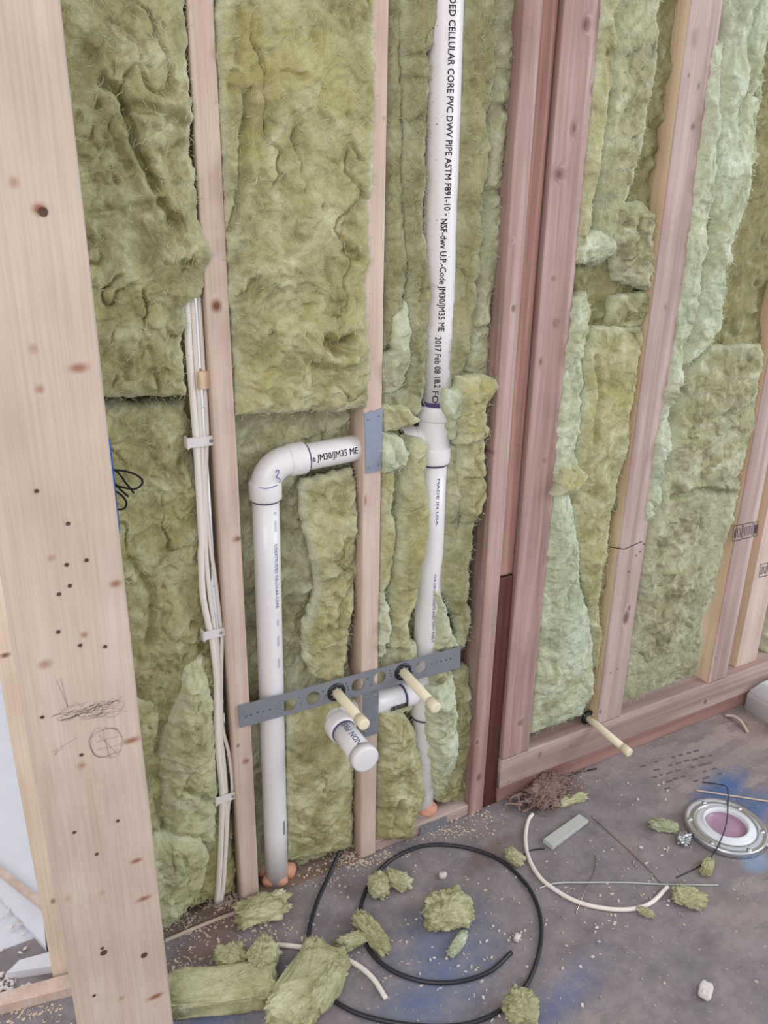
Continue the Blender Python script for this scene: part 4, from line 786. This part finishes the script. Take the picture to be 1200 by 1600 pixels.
for s, y0, y1 in (('MADE IN USA', 745, 818), ('FOR DRAIN WASTE AND VENT ONLY', 893, 998)):
    a = on_low(y0); want = np.linalg.norm(on_low(y1) - a)
    o = pipe_text(s, 0.0075, a, ldir, up_cam(ldir, l1, 26), RL, INKB, 'printed_text', lp_, bv)
    co = np.array([v_.co for v_ in o.data.vertices]); q = (co + bv - a) @ ldir; k = want / max(q.max(), 1e-6)
    co = co + np.outer(q * (k - 1), ldir); o.data.vertices.foreach_set('co', co.astype(np.float32).ravel()); o.data.update()

# trap arm: barcode pipe through the stud, elbow, capped stub toward the room
YT = 0.034
t_r = at(640, 1083, YT); t_l = at(517, 1117, YT)
_L = min(np.linspace(.05, .3, 500), key=lambda L: abs(600 + FPX * (q := RW.T @ (t_l + [0, -L + CAM_D, -CAM_H]))[0] / q[2] - 571))
cap_c = at(571, 1186, YT - _L)
bt = np.array([t_l[0], YT, t_l[2]])
trap = thing('trap_arm', 'white drain stub with a capped end pointing into the room under the bracket', 'pipe', bt)
v, f = seg_pipe(t_l, t_r - [.012, 0, 0], RP, 2); th_ = link('horizontal_pipe', mesh_np('horizontal_pipe', v - bt, f, PVC), trap)
v, f = hub(t_r - np.array([.018, 0, 0]), t_r + np.array([.012, 0, 0]), 0.0275); link('coupling', mesh_np('coupling', v - bt, f, PVC), trap)
v, f = tube_np([t_r - [.022, 0, 0], t_r - [.018, 0, 0]], RP + .0012, 32); link('primer_ring', mesh_np('primer_ring', v - bt, f, PRIMER), trap)
ax_ = np.array([1.0, 0, 0])
o = pipe_text('IIIIIIIIIIIII', 0.018, at(602, 1098, YT)* [1, 0, 1] + [0, YT, 0], ax_, front_up(ax_, .15), RP, INK, 'barcode', th_, bt, spacing=.9)
sd_ = cap_c - t_l; sl = np.linalg.norm(sd_); sd_ /= sl
bend = spline([t_l + [.03, 0, .002], t_l + [.004, -.012, 0], t_l + sd_ * .035, t_l + sd_ * .05], 18)
e1 = tube_np(bend, 0.0272, 32); e2 = hub(t_l + sd_ * .028, t_l + sd_ * .060, 0.0300)
v, f = merge([e1, e2]); link('elbow', mesh_np('elbow', v - bt, f, PVC), trap)
v, f = tube_np([t_l + sd_ * .059, t_l + sd_ * .064], RP + .0012, 32); link('primer_ring', mesh_np('primer_ring', v - bt, f, PRIMER), trap)
v, f = seg_pipe(t_l + sd_ * .04, cap_c, RP, 2); sp_ = link('stub_pipe', mesh_np('stub_pipe', v - bt, f, PVC), trap)
P = [cap_c - sd_ * .016, cap_c - sd_ * .0158, cap_c + sd_ * .001, cap_c + sd_ * .0035, cap_c + sd_ * .0042]
v, f = tube_np(P, [RP + .0005, RP + .0034, RP + .0034, RP + .0022, RP - .001], 36); link('end_cap', mesh_np('end_cap', v - bt, f, PVC), trap)
ta_ = cap_c - sd_ * .017
to_cam = np.array([0, -CAM_D, CAM_H]) - (t_l + cap_c) / 2
nv = to_cam - sd_ * (to_cam @ sd_); nv /= np.linalg.norm(nv); sdv = np.cross(sd_, nv)
if (R_ := RW.T @ sdv)[0] < 0: sdv = -sdv
nv = nv * math.cos(.45) + sdv * math.sin(.45)
pipe_text('NON PRES', 0.017, ta_, -sd_, np.cross(nv, -sd_), RP, INKB, 'printed_text', sp_, bt)

# ------------------------------------------------------------------ steel bracket with black inserts and water stubs
YB = -0.0035
def curve_plate(outer, holes, thick, mat, name, parent, base):
    cu = bpy.data.curves.new(name, 'CURVE'); cu.dimensions = '2D'; cu.fill_mode = 'BOTH'; cu.extrude = thick / 2
    for loop in [outer] + holes:
        sp = cu.splines.new('POLY'); sp.points.add(len(loop) - 1); sp.use_cyclic_u = True
        for pt, q in zip(sp.points, loop): pt.co = (q[0], q[1], 0, 1)
    ob = bpy.data.objects.new('plate_tmp', cu); COL.objects.link(ob)
    me = bpy.data.meshes.new_from_object(ob.evaluated_get(bpy.context.evaluated_depsgraph_get()))
    bpy.data.objects.remove(ob); bpy.data.curves.remove(cu)
    n = len(me.vertices); co = np.zeros(n * 3, np.float32); me.vertices.foreach_get('co', co); co = co.reshape(-1, 3)
    out = np.stack([co[:, 0], base[1] + co[:, 2], co[:, 1]], 1) - np.asarray(base)
    out[:, 1] = co[:, 2]
    me.vertices.foreach_set('co', out.astype(np.float32).ravel()); me.update(); me.materials.clear(); me.materials.append(mat)
    for p_ in me.polygons: p_.use_smooth = False
    return link(name, me, parent)
bc = [at(372, 1103, YB), at(720, 1010, YB), at(718, 1043, YB), at(375, 1137, YB)]
bb = np.array([(bc[0][0] + bc[1][0]) / 2, YB, bc[3][2]])
bracket = thing('mounting_bracket', 'grey perforated steel bracket screwed across the studs', 'bracket', bb)
def circ(px, py, r, n=24): p = at(px, py, YB); return [(p[0] + r * math.cos(a), p[2] + r * math.sin(a)) for a in np.linspace(0, 2 * np.pi, n, endpoint=False)]
holes = [circ(x, y, .0145) for x, y in ((452, 1101), (489, 1090), (525, 1081), (559, 1070), (593, 1059), (628, 1050), (657, 1042))]
holes += [circ(x, y, .0022, 8) for x, y in ((392, 1117), (402, 1113), (411, 1111), (422, 1108), (432, 1106), (440, 1112), (441, 1098), (467, 1090), (470, 1099), (504, 1080), (506, 1090), (508, 1086), (541, 1068), (544, 1077), (543, 1073), (609, 1048), (611, 1056), (610, 1052), (641, 1041), (643, 1050), (674, 1037), (681, 1035), (689, 1033), (697, 1031), (704, 1029))]
holes += [circ(x, y, .0032, 10) for x, y in ((384, 1119), (574, 1060), (579, 1070))]
curve_plate([(p[0], p[2]) for p in bc], holes, .002, STEEL, 'bracket_plate', bracket, bb)
def stub(px, py, ex, ey, label, r, Y0=YB, ring=True, long_back=.05):
    c = at(px, py, Y0)
    # run straight out of the wall until it ends where the photograph shows it
    best = min(np.linspace(.02, .25, 400), key=lambda L: abs(600 + FPX * (q := RW.T @ (c + [0, -L + CAM_D, -CAM_H]))[0] / q[2] - ex))
    s = thing('water_stub_out', label, 'pipe', c)
    a = np.zeros(3); e = np.array([0, -best, 0.0])
    # droop towards the end seen in the photograph
    tgt = at(ex, ey, Y0 - best) - c; e = tgt
    d = e / np.linalg.norm(e)
    v, f = seg_pipe(-d * long_back, e, r, 2, 28); link('tube', mesh_np('tube', v, f, CPVC), s)
    P = [e - d * .022, e - d * .0215, e + d * .0005, e + d * .002, e + d * .0025]
    v, f = tube_np(P, [r + .0003, r + .0016, r + .0016, r + .001, r * .9], 28); link('end_cap', mesh_np('end_cap', v, f, CPVC), s)
    if ring:
        V, F = lathe_np([(r + .0004, -.004), (r + .0004, .004), (r + .004, .0045), (.0192, .0035), (.0198, .0012), (.0140, .0010), (.0140, -.006), (r + .0004, -.006)], 28)
        gr_ = link('grommet', mesh_np('grommet', orient(V, (0, 0, 0), (0, -1, 0)), F, BLACKP), s)
        bx, bf = merge([box_np(-.002 + .0112 * math.cos(a), .002 + .0112 * math.cos(a), -.0052, -.003, -.0016 + .0112 * math.sin(a), .0016 + .0112 * math.sin(a)) for a in np.linspace(0, 2 * np.pi, 8, endpoint=False)])
        link('grommet_tabs', mesh_np('grommet_tabs', bx, bf, STEEL, False), gr_)
    return s
stub(525, 1081, 569, 1132, 'cream water stub through the left black grommet of the bracket', .0100)
stub(629, 1049, 681, 1106, 'cream water stub through the right black grommet of the bracket', .0100)
w2 = stub(920, 1123, 983, 1176, 'lone cream water stub over the bottom plate at the right', .0095, Y0=0.02, ring=False)
V, F = lathe_np([(.010, .0), (.019, .004), (.021, -.004), (.018, -.008)], 24)
link('hole_seal', mesh_np('hole_seal', orient(V, (0, .0, .002), (0, -1, 0)), F, BLACKP), w2)
# thin twisted wire behind the left stub
def metal_plate(label, quad, Y, mat, bend=0.0, holes=()):
    c = [at(x, y, Y) for x, y in quad]; base = np.array([(c[0][0] + c[1][0]) / 2, Y, min(c[2][2], c[3][2])])
    o = thing('nail_plate', label, 'nail plate', base)
    rs = np.random.RandomState(3); out = []
    k = 14
    for i in range(k): out.append(c[0] * (1 - i / k) + c[1] * (i / k))
    out.append(c[1])
    for i in range(k): out.append(c[2] * (1 - i / k) + c[3] * (i / k))
    out.append(c[3])
    pts = [(p[0], p[2] + (rs.uniform(-.0022, .0022) if 0 < j % (k + 1) < k else 0)) for j, p in enumerate(out)]
    curve_plate(pts, [], .0016, mat, 'plate_body', o, base)
    V, F = lathe_np([(.0001, .0016), (.0022, .0012), (.003, 0)], 10)
    sm = mesh_np('nail_head', orient(V, (0, 0, 0), (0, -1, 0)), F, STEEL)
    for u, w in ((.2, .1), (.8, .1), (.2, .9), (.8, .9)):
        p = (c[0] * (1 - u) + c[1] * u) * (1 - w) + (c[3] * (1 - u) + c[2] * u) * w
        link('nail_head', sm, o, p - base + [0, -.0008, 0])
    return o
metal_plate('bluish grey nail plate on the stud where the horizontal pipe enters', [(569, 647), (598, 637), (595, 734), (572, 740)], -0.0018, STEELB)
metal_plate('grey nail plate on the stud just under the steel bracket', [(567, 1084), (592, 1078), (590, 1146), (566, 1152)], -0.0018, STEEL)
metal_plate('small grey plate on the floor plate at the vent pipe foot', [(657, 1293), (698, 1276), (698, 1297), (655, 1313)], -0.0005, STEEL)

# ------------------------------------------------------------------ white cables and staples
YC = 0.016
def cable(label, pts, r, flat=1.0, Y=YC, dy=()):
    P = [at(x, y, Y + (dy[i] if i < len(dy) else 0)) for i, (x, y) in enumerate(pts)]
    base = P[-1].copy(); v, f = tube_np(spline(P, 120), r, 12, flat)
    return tag(link('electrical_cable', mesh_np('electrical_cable', v - base, f, CABLE), None, base), label, 'cable')
cable('leftmost, broadest white electrical cable stapled beside the stud', [(288, 430), (293, 500), (296, 560), (301, 620), (306, 680), (307, 696), (311, 770), (315, 845), (314, 866), (317, 930), (327, 981), (331, 996), (338, 1057), (339, 1131), (342, 1184), (347, 1235), (346, 1292), (343, 1359), (339, 1410)], .0058)
cable('middle white electrical cable of the three beside the stud', [(297, 430), (302, 490), (306, 560), (311, 630), (314, 680), (316, 696), (319, 770), (322, 866), (328, 930), (336, 981), (338, 996), (342, 1057), (343, 1131), (349, 1184), (353, 1233), (353, 1249), (354, 1292), (350, 1372), (345, 1408)], .0042)
cable('rightmost thin white electrical cable running closest to the stud', [(304, 400), (310, 460), (315, 530), (318, 580), (321, 620), (324, 678), (323, 698), (322, 770), (328, 845), (337, 909), (345, 979), (347, 996), (346, 1053), (347, 1131), (358, 1179), (363, 1233), (357, 1260), (354, 1319), (347, 1406)], .0036)
def staple(px0, px1, py, label):
    a = at(px0, py, YC - .008); b = at(px1, py - 4, YC - .008); base = b.copy()
    s = thing('cable_staple', label, 'cable staple', base)
    L = b[0] - a[0]; h = .0085
    v, f = merge([box_np(-L, 0.0, -.0015, .002, -h, h), box_np(-L - .002, -L + .002, -.004, .016, -h * 1.2, h * 1.1), box_np(-.004, 0, -.002, .012, -h, h)])
    me = bevel_mesh(mesh_np('strap', v, f, STAPLE, False), .0012, 2); link('strap', me, s)
    V, F = lathe_np([(.0001, .002), (.002, .0015), (.0032, 0)], 12); link('nail_head', mesh_np('nail_head', orient(V, (-L * .25, -.0015, 0), (0, -1, 0)), F, STEEL), s)
    return s
staple(293, 341, 691, 'top white cable staple on the stud')
staple(318, 354, 990, 'middle white cable staple on the stud')
staple(337, 372, 1245, 'bottom white cable staple on the stud')
lump('wood_block', 'small yellow pine offcut wedged beside the top of the cables', at(315, 606, .02), (.022, .03, .030), .2, PINE_AND_LIT, 71, cat='offcut', e=.25, amp=.06, fib=0, n=18)

# blue tape on the post edge and black looped cord behind it
yt = YP + .012
a0, a1 = at(175, 690, YP), at(190, 836, YP)
v, f = box_np(-.0006, .0016, 0.0, .024, 0, a0[2] - a1[2])
tag(link('painters_tape', bevel_mesh(mesh_np('painters_tape', v, f, TAPE, False), .0003, 1), None, (PX1, YP + .006, a1[2])), 'strip of blue masking tape along the right edge of the foreground post', 'tape')
yk = YP + .04
def kk(x, y): return at(140 + x * .1333, 660 + y * .1333, yk)
squiggle_paths = [[(230, 560), (340, 562), (470, 585), (570, 630), (620, 685), (600, 740), (540, 778), (460, 778), (340, 750), (240, 745)], [(260, 540), (335, 590), (430, 715), (518, 828)], [(280, 700), (360, 785), (455, 870)], [(270, 790), (370, 850), (425, 920), (430, 970), (395, 1015), (300, 1020)]]
v, f = merge([tube_np(spline([kk(*p) for p in c], 30), .0014, 8) for c in squiggle_paths])  # handwriting-like black squiggle modelled as thin looped tubes
base = kk(300, 1020); tag(link('looped_squiggle', mesh_np('looped_squiggle', v - base, f, MARK), None, base), 'thin black cord looped like handwriting behind the blue tape', 'squiggle')

# ------------------------------------------------------------------ things on the floor
def floor_tube(name, label, pts, r, mat, cat, z=None, n=160, zs=None, closed=False, flat=1.0):
    P = [fl(x, y, r) for x, y in pts]
    if zs is not None:
        for p, q in zip(P, zs): p[2] += q
    base = np.array(P[0]) * [1, 1, 0]
    v, f = tube_np(spline(P, n), r, 12, flat)
    v[:, 2] = np.maximum(v[:, 2], .0004)
    return tag(link(name, mesh_np(name, v - base, f, mat), None, base), label, cat)
floor_tube('black_tube', 'black plastic tube coiled in a loose spiral on the floor', [(532, 1338), (514, 1370), (495, 1410), (483, 1455), (483, 1500), (500, 1542), (540, 1575), (600, 1595), (680, 1604), (745, 1596), (800, 1565), (832, 1520), (846, 1460), (838, 1410), (812, 1370), (770, 1338), (715, 1322), (660, 1322), (612, 1343), (580, 1376), (565, 1412), (564, 1450), (578, 1486), (610, 1515), (660, 1533), (715, 1534), (765, 1518), (799, 1488)], .0042, PEX, 'tube', zs=[.02, .004] + [0] * 26, n=320)
floor_tube('cable_offcut', 'bent white cable offcut passing under the wool slab in front', [(366, 1514), (380, 1522), (390, 1518), (391, 1498), (400, 1485), (425, 1477), (470, 1480), (520, 1492), (555, 1506), (582, 1528), (603, 1560)], .0048, CABLE, 'cable')
floor_tube('cable_offcut', 'curved white cable offcut lying left of the toilet flange', [(832, 1272), (825, 1283), (821, 1310), (826, 1340), (843, 1370), (870, 1392), (905, 1410), (950, 1420), (990, 1420), (1018, 1410), (1043, 1386)], .0046, CABLE, 'cable')
floor_tube('thin_wire', 'thin straight grey wire lying across the curved white cable', [(842, 1388), (870, 1382), (920, 1381), (980, 1379), (1040, 1383), (1122, 1383)], .0016, SHIM, 'wire', zs=[0, .004, .004, 0, .002, 0])
floor_tube('thin_wire', 'bright bare copper wire crossing the curved white cable', [(931, 1336), (930, 1358), (922, 1380), (912, 1400), (900, 1426)], .0011, COPPER, 'wire', zs=[0, 0, .004, .008, 0])
floor_tube('thin_wire', 'thin dark wire lying diagonally between the shim and the white cable', [(925, 1276), (960, 1308), (1000, 1345), (1034, 1380)], .0013, FIBRE, 'wire')
floor_tube('thin_wire', 'black wire draped over the toilet flange', [(1098, 1222), (1112, 1226), (1132, 1234), (1135, 1250), (1135, 1270), (1132, 1300), (1122, 1328), (1110, 1342), (1095, 1352), (1075, 1363), (1057, 1371)], .0013, BLACKP, 'wire', zs=[0, .004, .012, .022, .022, .024, .022, .006, 0, 0, 0])
floor_tube('thin_wire', 'short black wire from the loose tube to the shim', [(812, 1345), (826, 1330), (850, 1326)], .0016, BLACKP, 'wire')
floor_tube('splinter', 'thin pale wood splinter in front of the toilet flange paint', [(1088, 1235), (1120, 1240), (1160, 1246), (1200, 1252)], .0022, CHIP, 'splinter')
floor_tube('splinter', 'long pale strip of wood along the floor plate below the cables', [(258, 1470), (300, 1452), (340, 1436), (382, 1421)], .004, CHIP, 'splinter')
# scraps of wool
def scrap(label, a, b, w, h, mat, seed, fib=320, e=.62, amp=.42, tilt=0.0, freq=4.5, sink=.1):
    A, Bp = fl(*a), fl(*b); c = (A + Bp) / 2; d = Bp - A
    return lump('insulation_scrap', label, c, (np.linalg.norm(d), w, h), math.atan2(d[1], d[0]), mat, seed, fib=fib, e=e, amp=amp, tilt=tilt, freq=freq, sink=sink)
scrap('wool scrap lying in front of the cable stud foot', (372, 1440), (448, 1420), .05, .035, WOOLM, 1)
scrap('stubby wool scrap on the left of the black coil', (578, 1398), (604, 1392), .045, .038, WOOLM, 2)
scrap('small olive wool scrap just right of the stubby one', (602, 1374), (640, 1392), .03, .026, WOOLM, 3)
scrap('long narrow wool scrap lying across the inner ring of the black coil', (558, 1440), (602, 1492), .03, .030, WOOLM, 4)
scrap('round ragged wool scrap in the middle of the black coil', (668, 1440), (732, 1428), .075, .045, WOOLM, 5, fib=600)
scrap('curled pale wool tail below the round scrap', (726, 1462), (704, 1496), .018, .014, WOOLP, 6, fib=120)
scrap('wool scrap sitting on the right edge of the black coil', (792, 1338), (814, 1354), .026, .024, WOOLM, 7, fib=160)
scrap('wool scrap at the bottom edge beside the black coil', (790, 1578), (836, 1596), .05, .04, WOOLM, 8)
scrap('pale wool scrap left of the toilet flange', (1016, 1290), (1056, 1300), .028, .020, WOOLP, 9, fib=160)
scrap('olive wool scrap below the toilet flange', (1100, 1370), (1108, 1350), .022, .018, WOOLM, 10, fib=140)
scrap('lumpy wool scrap at the right end of the thin straight wire', (1052, 1402), (1100, 1416), .040, .022, WOOLM, 11)
scrap('tiny yellow wool scrap beside the brown fibre heap', (866, 1260), (914, 1248), .022, .016, WOOLM, 12, fib=120)
scrap('tiny wool crumb under the end of the curved white cable', (996, 1424), (1020, 1434), .014, .012, WOOLM, 13, fib=60)
scrap('pale wispy wool tongue trailing over the coil from the angled slab', (528, 1484), (578, 1466), .026, .020, WOOLM, 14, fib=200)
scrap('pale wisp of wool by the end of the bent white cable', (340, 1516), (380, 1500), .05, .03, WOOLM, 15, fib=200)
scrap('upright wool chunk under the loop of the bent white cable', (398, 1528), (426, 1496), .045, .05, WOOLM, 16)
scrap('flat wool slab lying along the bottom left, right of the post', (262, 1566), (430, 1548), .075, .040, WOOLM, 17, e=.28, amp=.16, fib=900, freq=6)
scrap('angled wool slab leaning over the bent cable at the bottom', (445, 1612), (515, 1500), .085, .045, WOOLM, 18, e=.3, amp=.24, fib=900, freq=6)
scrap('narrow wool scrap leaning beside the angled slab', (492, 1590), (532, 1530), .035, .055, WOOLM, 19, e=.6, amp=.16, fib=300, freq=5)
lump('plaster_lump', 'pale plaster lump alone on the floor at the lower right', fl(1102, 1552), (.034, .022, .014), .5, PLASTER, 95, cat='plaster', amp=.3, fib=0, n=16, freq=2, e=.5)
lump('plaster_lump', 'small white plaster lump between the ends of the black coil', fl(808, 1468), (.016, .011, .010), .5, PLASTER, 96, cat='plaster', amp=.3, fib=0, n=14, freq=2, e=.5)
lump('plaster_lump', 'white plaster lump above the round wool scrap', fl(692, 1371), (.017, .011, .010), .2, PLASTER, 97, cat='plaster', amp=.3, fib=0, n=14, freq=2, e=.5)
floor_tube('wood_curl', 'pale curled wood shaving near the tub corner', [(1134, 1118), (1146, 1122), (1158, 1131), (1168, 1144)], .004, CHIP, 'shaving', zs=[0, .006, .006, 0])
floor_tube('black_strip', 'short black strip along the foot of the reddish board', [(872, 1218), (892, 1210), (912, 1205), (932, 1201)], .002, BLACKP, 'strip')
# brown fibre heap
heap = thing('fibre_heap', 'heap of brown shaggy fibre below the base board', 'fibre heap', fl(852, 1245))
rs = np.random.RandomState(9); hb_ = fl(852, 1245); parts = []
for i in range(150):
    c0 = np.array([rs.normal(0, .035), rs.normal(0, .018), abs(rs.normal(.012, .012))]); pts = [c0]
    for k in range(4): pts.append(pts[-1] + rs.normal(0, .012, 3) * [1, .8, .7])
    P = spline(pts, 12); P[:, 2] = np.maximum(P[:, 2], .003); parts.append(tube_np(P, np.linspace(.0028, .0008, 12) * rs.uniform(.5, 1.5), 5))
v, f = merge(parts); link('strands', mesh_np('strands', v, f, FIBRE), heap)
lump('core', None, hb_ + [0, 0, 0], (.10, .055, .034), .4, FIBRE, 91, amp=.7, fib=500, n=40, freq=6, parent=heap, base=hb_)
# grey shim
A, Bp = fl(856, 1320, .006), fl(912, 1279, .006); d = Bp - A; L_ = np.linalg.norm(d)
v, f = box_np(0, L_, -.014, .014, -.006, .007); v[:, 2] *= np.where(v[:, 0] > .01, .7, 1)
o = link('shim', bevel_mesh(mesh_np('shim', v, f, SHIM, False), .001, 1), None, (A[0], A[1], .0065)); o.rotation_euler = (0, 0, math.atan2(d[1], d[0])); tag(o, 'pale grey shim lying right of the brown fibre heap', 'shim')
# toilet flange
fcn = fl(1134, 1290, .012)
flg = thing('toilet_flange', 'round metal and white toilet flange with a pink knockout on the floor', 'flange', (fcn[0], fcn[1], 0))
Rf = 0.092
prof = [(.064, .004), (.066, .012), (.070, .017), (.076, .013), (.084, .012), (.089, .017), (Rf, .014), (Rf + .001, .004), (Rf, .0005), (.064, .0005)]
V, F = lathe_np(prof, 56); link('metal_ring', mesh_np('metal_ring', V, F, FOIL), flg)
V, F = lathe_np([(.046, .008), (.047, .020), (.051, .023), (.054, .019), (.062, .018), (.067, .015), (.0675, .006)], 56); link('plastic_collar', mesh_np('plastic_collar', V, F, ENAMEL), flg)
V, F = lathe_np([(.046, .012), (.044, .007), (.030, .008), (.0001, .010)], 40); link('knockout_disc', mesh_np('knockout_disc', V, F, CLEAR), flg)
V, F = lathe_np([(.0001, .004), (.004, .0035), (.006, .0015), (.0062, 0)], 12); sm = mesh_np('screw_head', V, F, FOIL)
for a in np.linspace(.3, 2 * np.pi + .3, 6, endpoint=False): link('screw_head', sm, flg, (.080 * math.cos(a), .080 * math.sin(a), .012))
lump('foil_scrap', 'crumpled bit of silver foil left of the toilet flange', fl(1068, 1315), (.028, .022, .012), .5, FOIL, 93, cat='foil', amp=.9, fib=0, n=34, freq=9, e=.5)
floor_tube('white_rod', 'thin white rod at the right edge beside the toilet flange', [(1186, 1316), (1200, 1320), (1240, 1332)], .005, CABLE, 'rod')
# tub at the right edge
tA, tB = fl(1160, 1106), fl(1204, 1136); tub = thing('tub', 'white glossy tub corner at the right edge by the bottom plate', 'tub', (tA[0], -.006, 0))
tx = tA[0] + .012
bm = bmesh.new()
zt_ = .10; x0, x1, y0, y1 = 0.0, .75, -.72, 0.0
def ring_(ins, z): return [bm.verts.new((x, y, z)) for x, y in ((x0 + ins, y0 + ins), (x1 - ins, y0 + ins), (x1 - ins, y1 - ins), (x0 + ins, y1 - ins))]
rr = [ring_(.0, .0), ring_(-.0, .055), ring_(.028, zt_), ring_(.060, zt_), ring_(.095, .035)]
for a, b in zip(rr[:-1], rr[1:]):
    for i in range(4): bm.faces.new((a[i], a[(i + 1) % 4], b[(i + 1) % 4], b[i]))
bm.faces.new(rr[-1]); bmesh.ops.recalc_face_normals(bm, faces=bm.faces)
bmesh.ops.bevel(bm, geom=list(bm.edges), offset=.008, segments=3, affect='EDGES')
me = bpy.data.meshes.new('basin'); bm.to_mesh(me); bm.free(); me.materials.append(ENAMEL)
for p_ in me.polygons: p_.use_smooth = True
link('basin', me, tub)
# beyond the doorway at the left
def board(name, label, pts, z, th, mat, cat):
    c = [fl(x, y, z) for x, y in pts]; base = np.mean(c, 0) * [1, 1, 0]
    v = np.array([p for p in c] + [p - [0, 0, th] for p in c]) - base
    f = [np.array([(0, 1, 2, 3), (7, 6, 5, 4), (0, 4, 5, 1), (1, 5, 6, 2), (2, 6, 7, 3), (3, 7, 4, 0)])]
    me = mesh_np(name, v, f, mat, False); bm = bmesh.new(); bm.from_mesh(me); bmesh.ops.recalc_face_normals(bm, faces=bm.faces); bm.to_mesh(me); bm.free()
    return tag(link(name, me, None, base), label, cat)
board('panel_sheet', 'large dusty white panel lying on the floor beyond the doorway', [(-160, 1220), (-20, 960), (60, 1360), (72, 1480)], .012, .012, DRYW, 'panel')
board('wood_strip', 'pinkish wood strip lying on the white panel beyond the doorway', [(-30, 1340), (-28, 1330), (66, 1404), (66, 1417)], .026, .013, SPRUCE, 'strip')
board('white_board', 'short white board on the floor just inside the doorway', [(10, 1520), (30, 1500), (110, 1478), (110, 1505)], .018, .02, DRYW, 'board')
board('threshold_plank', 'pale wooden threshold plank across the doorway at the lower left', [(-30, 1580), (-40, 1562), (112, 1520), (112, 1543)], .02, .03, SPRUCE, 'plank')
# shavings, sawdust and plaster crumbs nobody could count
def debris(name, label, spots, mat, cat, seed, size, thin=.15):
    rs = np.random.RandomState(seed); V = []; F = []
    P = []
    for (px, py, sx_, sy_, n) in spots:
        P += [fl(px + rs.normal(0, sx_), py + rs.normal(0, sy_)) for _ in range(n)]
    P = np.array(P); n = len(P); s = rs.uniform(*size, n); a = rs.rand(n) * 2 * np.pi; asp = rs.uniform(.2, .8, n)
    ux = np.stack([np.cos(a), np.sin(a), rs.uniform(-.25, .25, n)], 1) * s[:, None]; uy = np.stack([-np.sin(a), np.cos(a), rs.uniform(-.25, .25, n)], 1) * (s * asp)[:, None]
    th = s * thin + .0006
    up = np.zeros((n, 3)); up[:, 2] = th
    lo = P.copy(); lo[:, 2] = .0006 + np.where(P[:, 1] > -.0, .004, 0)
    q = np.stack([lo - ux, lo + uy, lo + ux, lo - uy, lo - ux * .7 + up, lo + uy * .7 + up * 1.3, lo + ux * .7 + up, lo - uy * .7 + up * .7], 1)
    q[..., 2] = np.maximum(q[..., 2], .0004)
    b = (np.arange(n) * 8)[:, None, None]
    F = (b + np.array([[4, 7, 6, 5], [0, 1, 5, 4], [1, 2, 6, 5], [2, 3, 7, 6], [3, 0, 4, 7]])[None]).reshape(-1, 4)
    base = P.mean(0) * [1, 1, 0]
    return tag(link(name, mesh_np(name, q.reshape(-1, 3) - base, [F], mat, False), None, base), label, cat, kind='stuff')
debris('wood_shavings', 'pale wood shavings scattered along the foot of the stud wall', [(350, 1410, 20, 8, 240), (300, 1450, 22, 14, 160), (330, 1520, 40, 22, 420), (410, 1455, 30, 14, 120), (545, 1345, 22, 8, 200), (500, 1375, 30, 12, 80), (600, 1335, 20, 6, 60), (700, 1300, 30, 6, 140), (745, 1278, 20, 6, 60), (870, 1220, 30, 8, 50), (40, 1575, 30, 14, 160), (560, 1450, 150, 60, 130), (900, 1400, 150, 80, 150)], CHIP, 'shavings', 21, (.0015, .005))
debris('plaster_crumbs', 'white plaster crumbs sprinkled over the bare floor', [(690, 1370, 5, 4, 4), (655, 1430, 4, 6, 4), (705, 1500, 30, 18, 12), (810, 1465, 8, 12, 5), (990, 1355, 10, 6, 6), (1040, 1325, 6, 5, 5), (725, 1550, 30, 12, 10), (1100, 1550, 8, 5, 4), (930, 1400, 60, 40, 25), (800, 1500, 150, 70, 40), (1015, 1240, 30, 10, 8), (985, 1228, 3, 3, 2)], PLASTER, 'crumbs', 22, (.002, .0055), .5)
debris('drywall_flakes', 'white flakes strewn on the panel beyond the doorway', [(20, 1240, 25, 70, 60), (30, 1420, 22, 40, 50), (15, 1545, 15, 15, 40)], PLASTER, 'flakes', 23, (.003, .010), .3)
# printed panel mark on the subfloor
rs = np.random.RandomState(31); V = []; F = []
for r_ in range(5):
    for k in range(9):
        px = 1000 + k * 12 + r_ * 9 + rs.uniform(-2, 2); py = 1196 - k * 3.2 + r_ * 9 + rs.uniform(-1, 1); ln2 = rs.uniform(5, 10)
        if rs.rand() < .3: continue
        c = [fl(px, py, .0005), fl(px + ln2, py - ln2 * .25, .0005), fl(px + ln2 + 2, py - ln2 * .25 + 2.2, .0005), fl(px + 2, py + 2.2, .0005)]
        F.append([len(V) + i for i in range(4)]); V += c
me = mesh_np('panel_print', np.array(V), [np.array(F)], STAMPF, False)
tag(link('panel_print', me, bpy.data.objects['floor']))
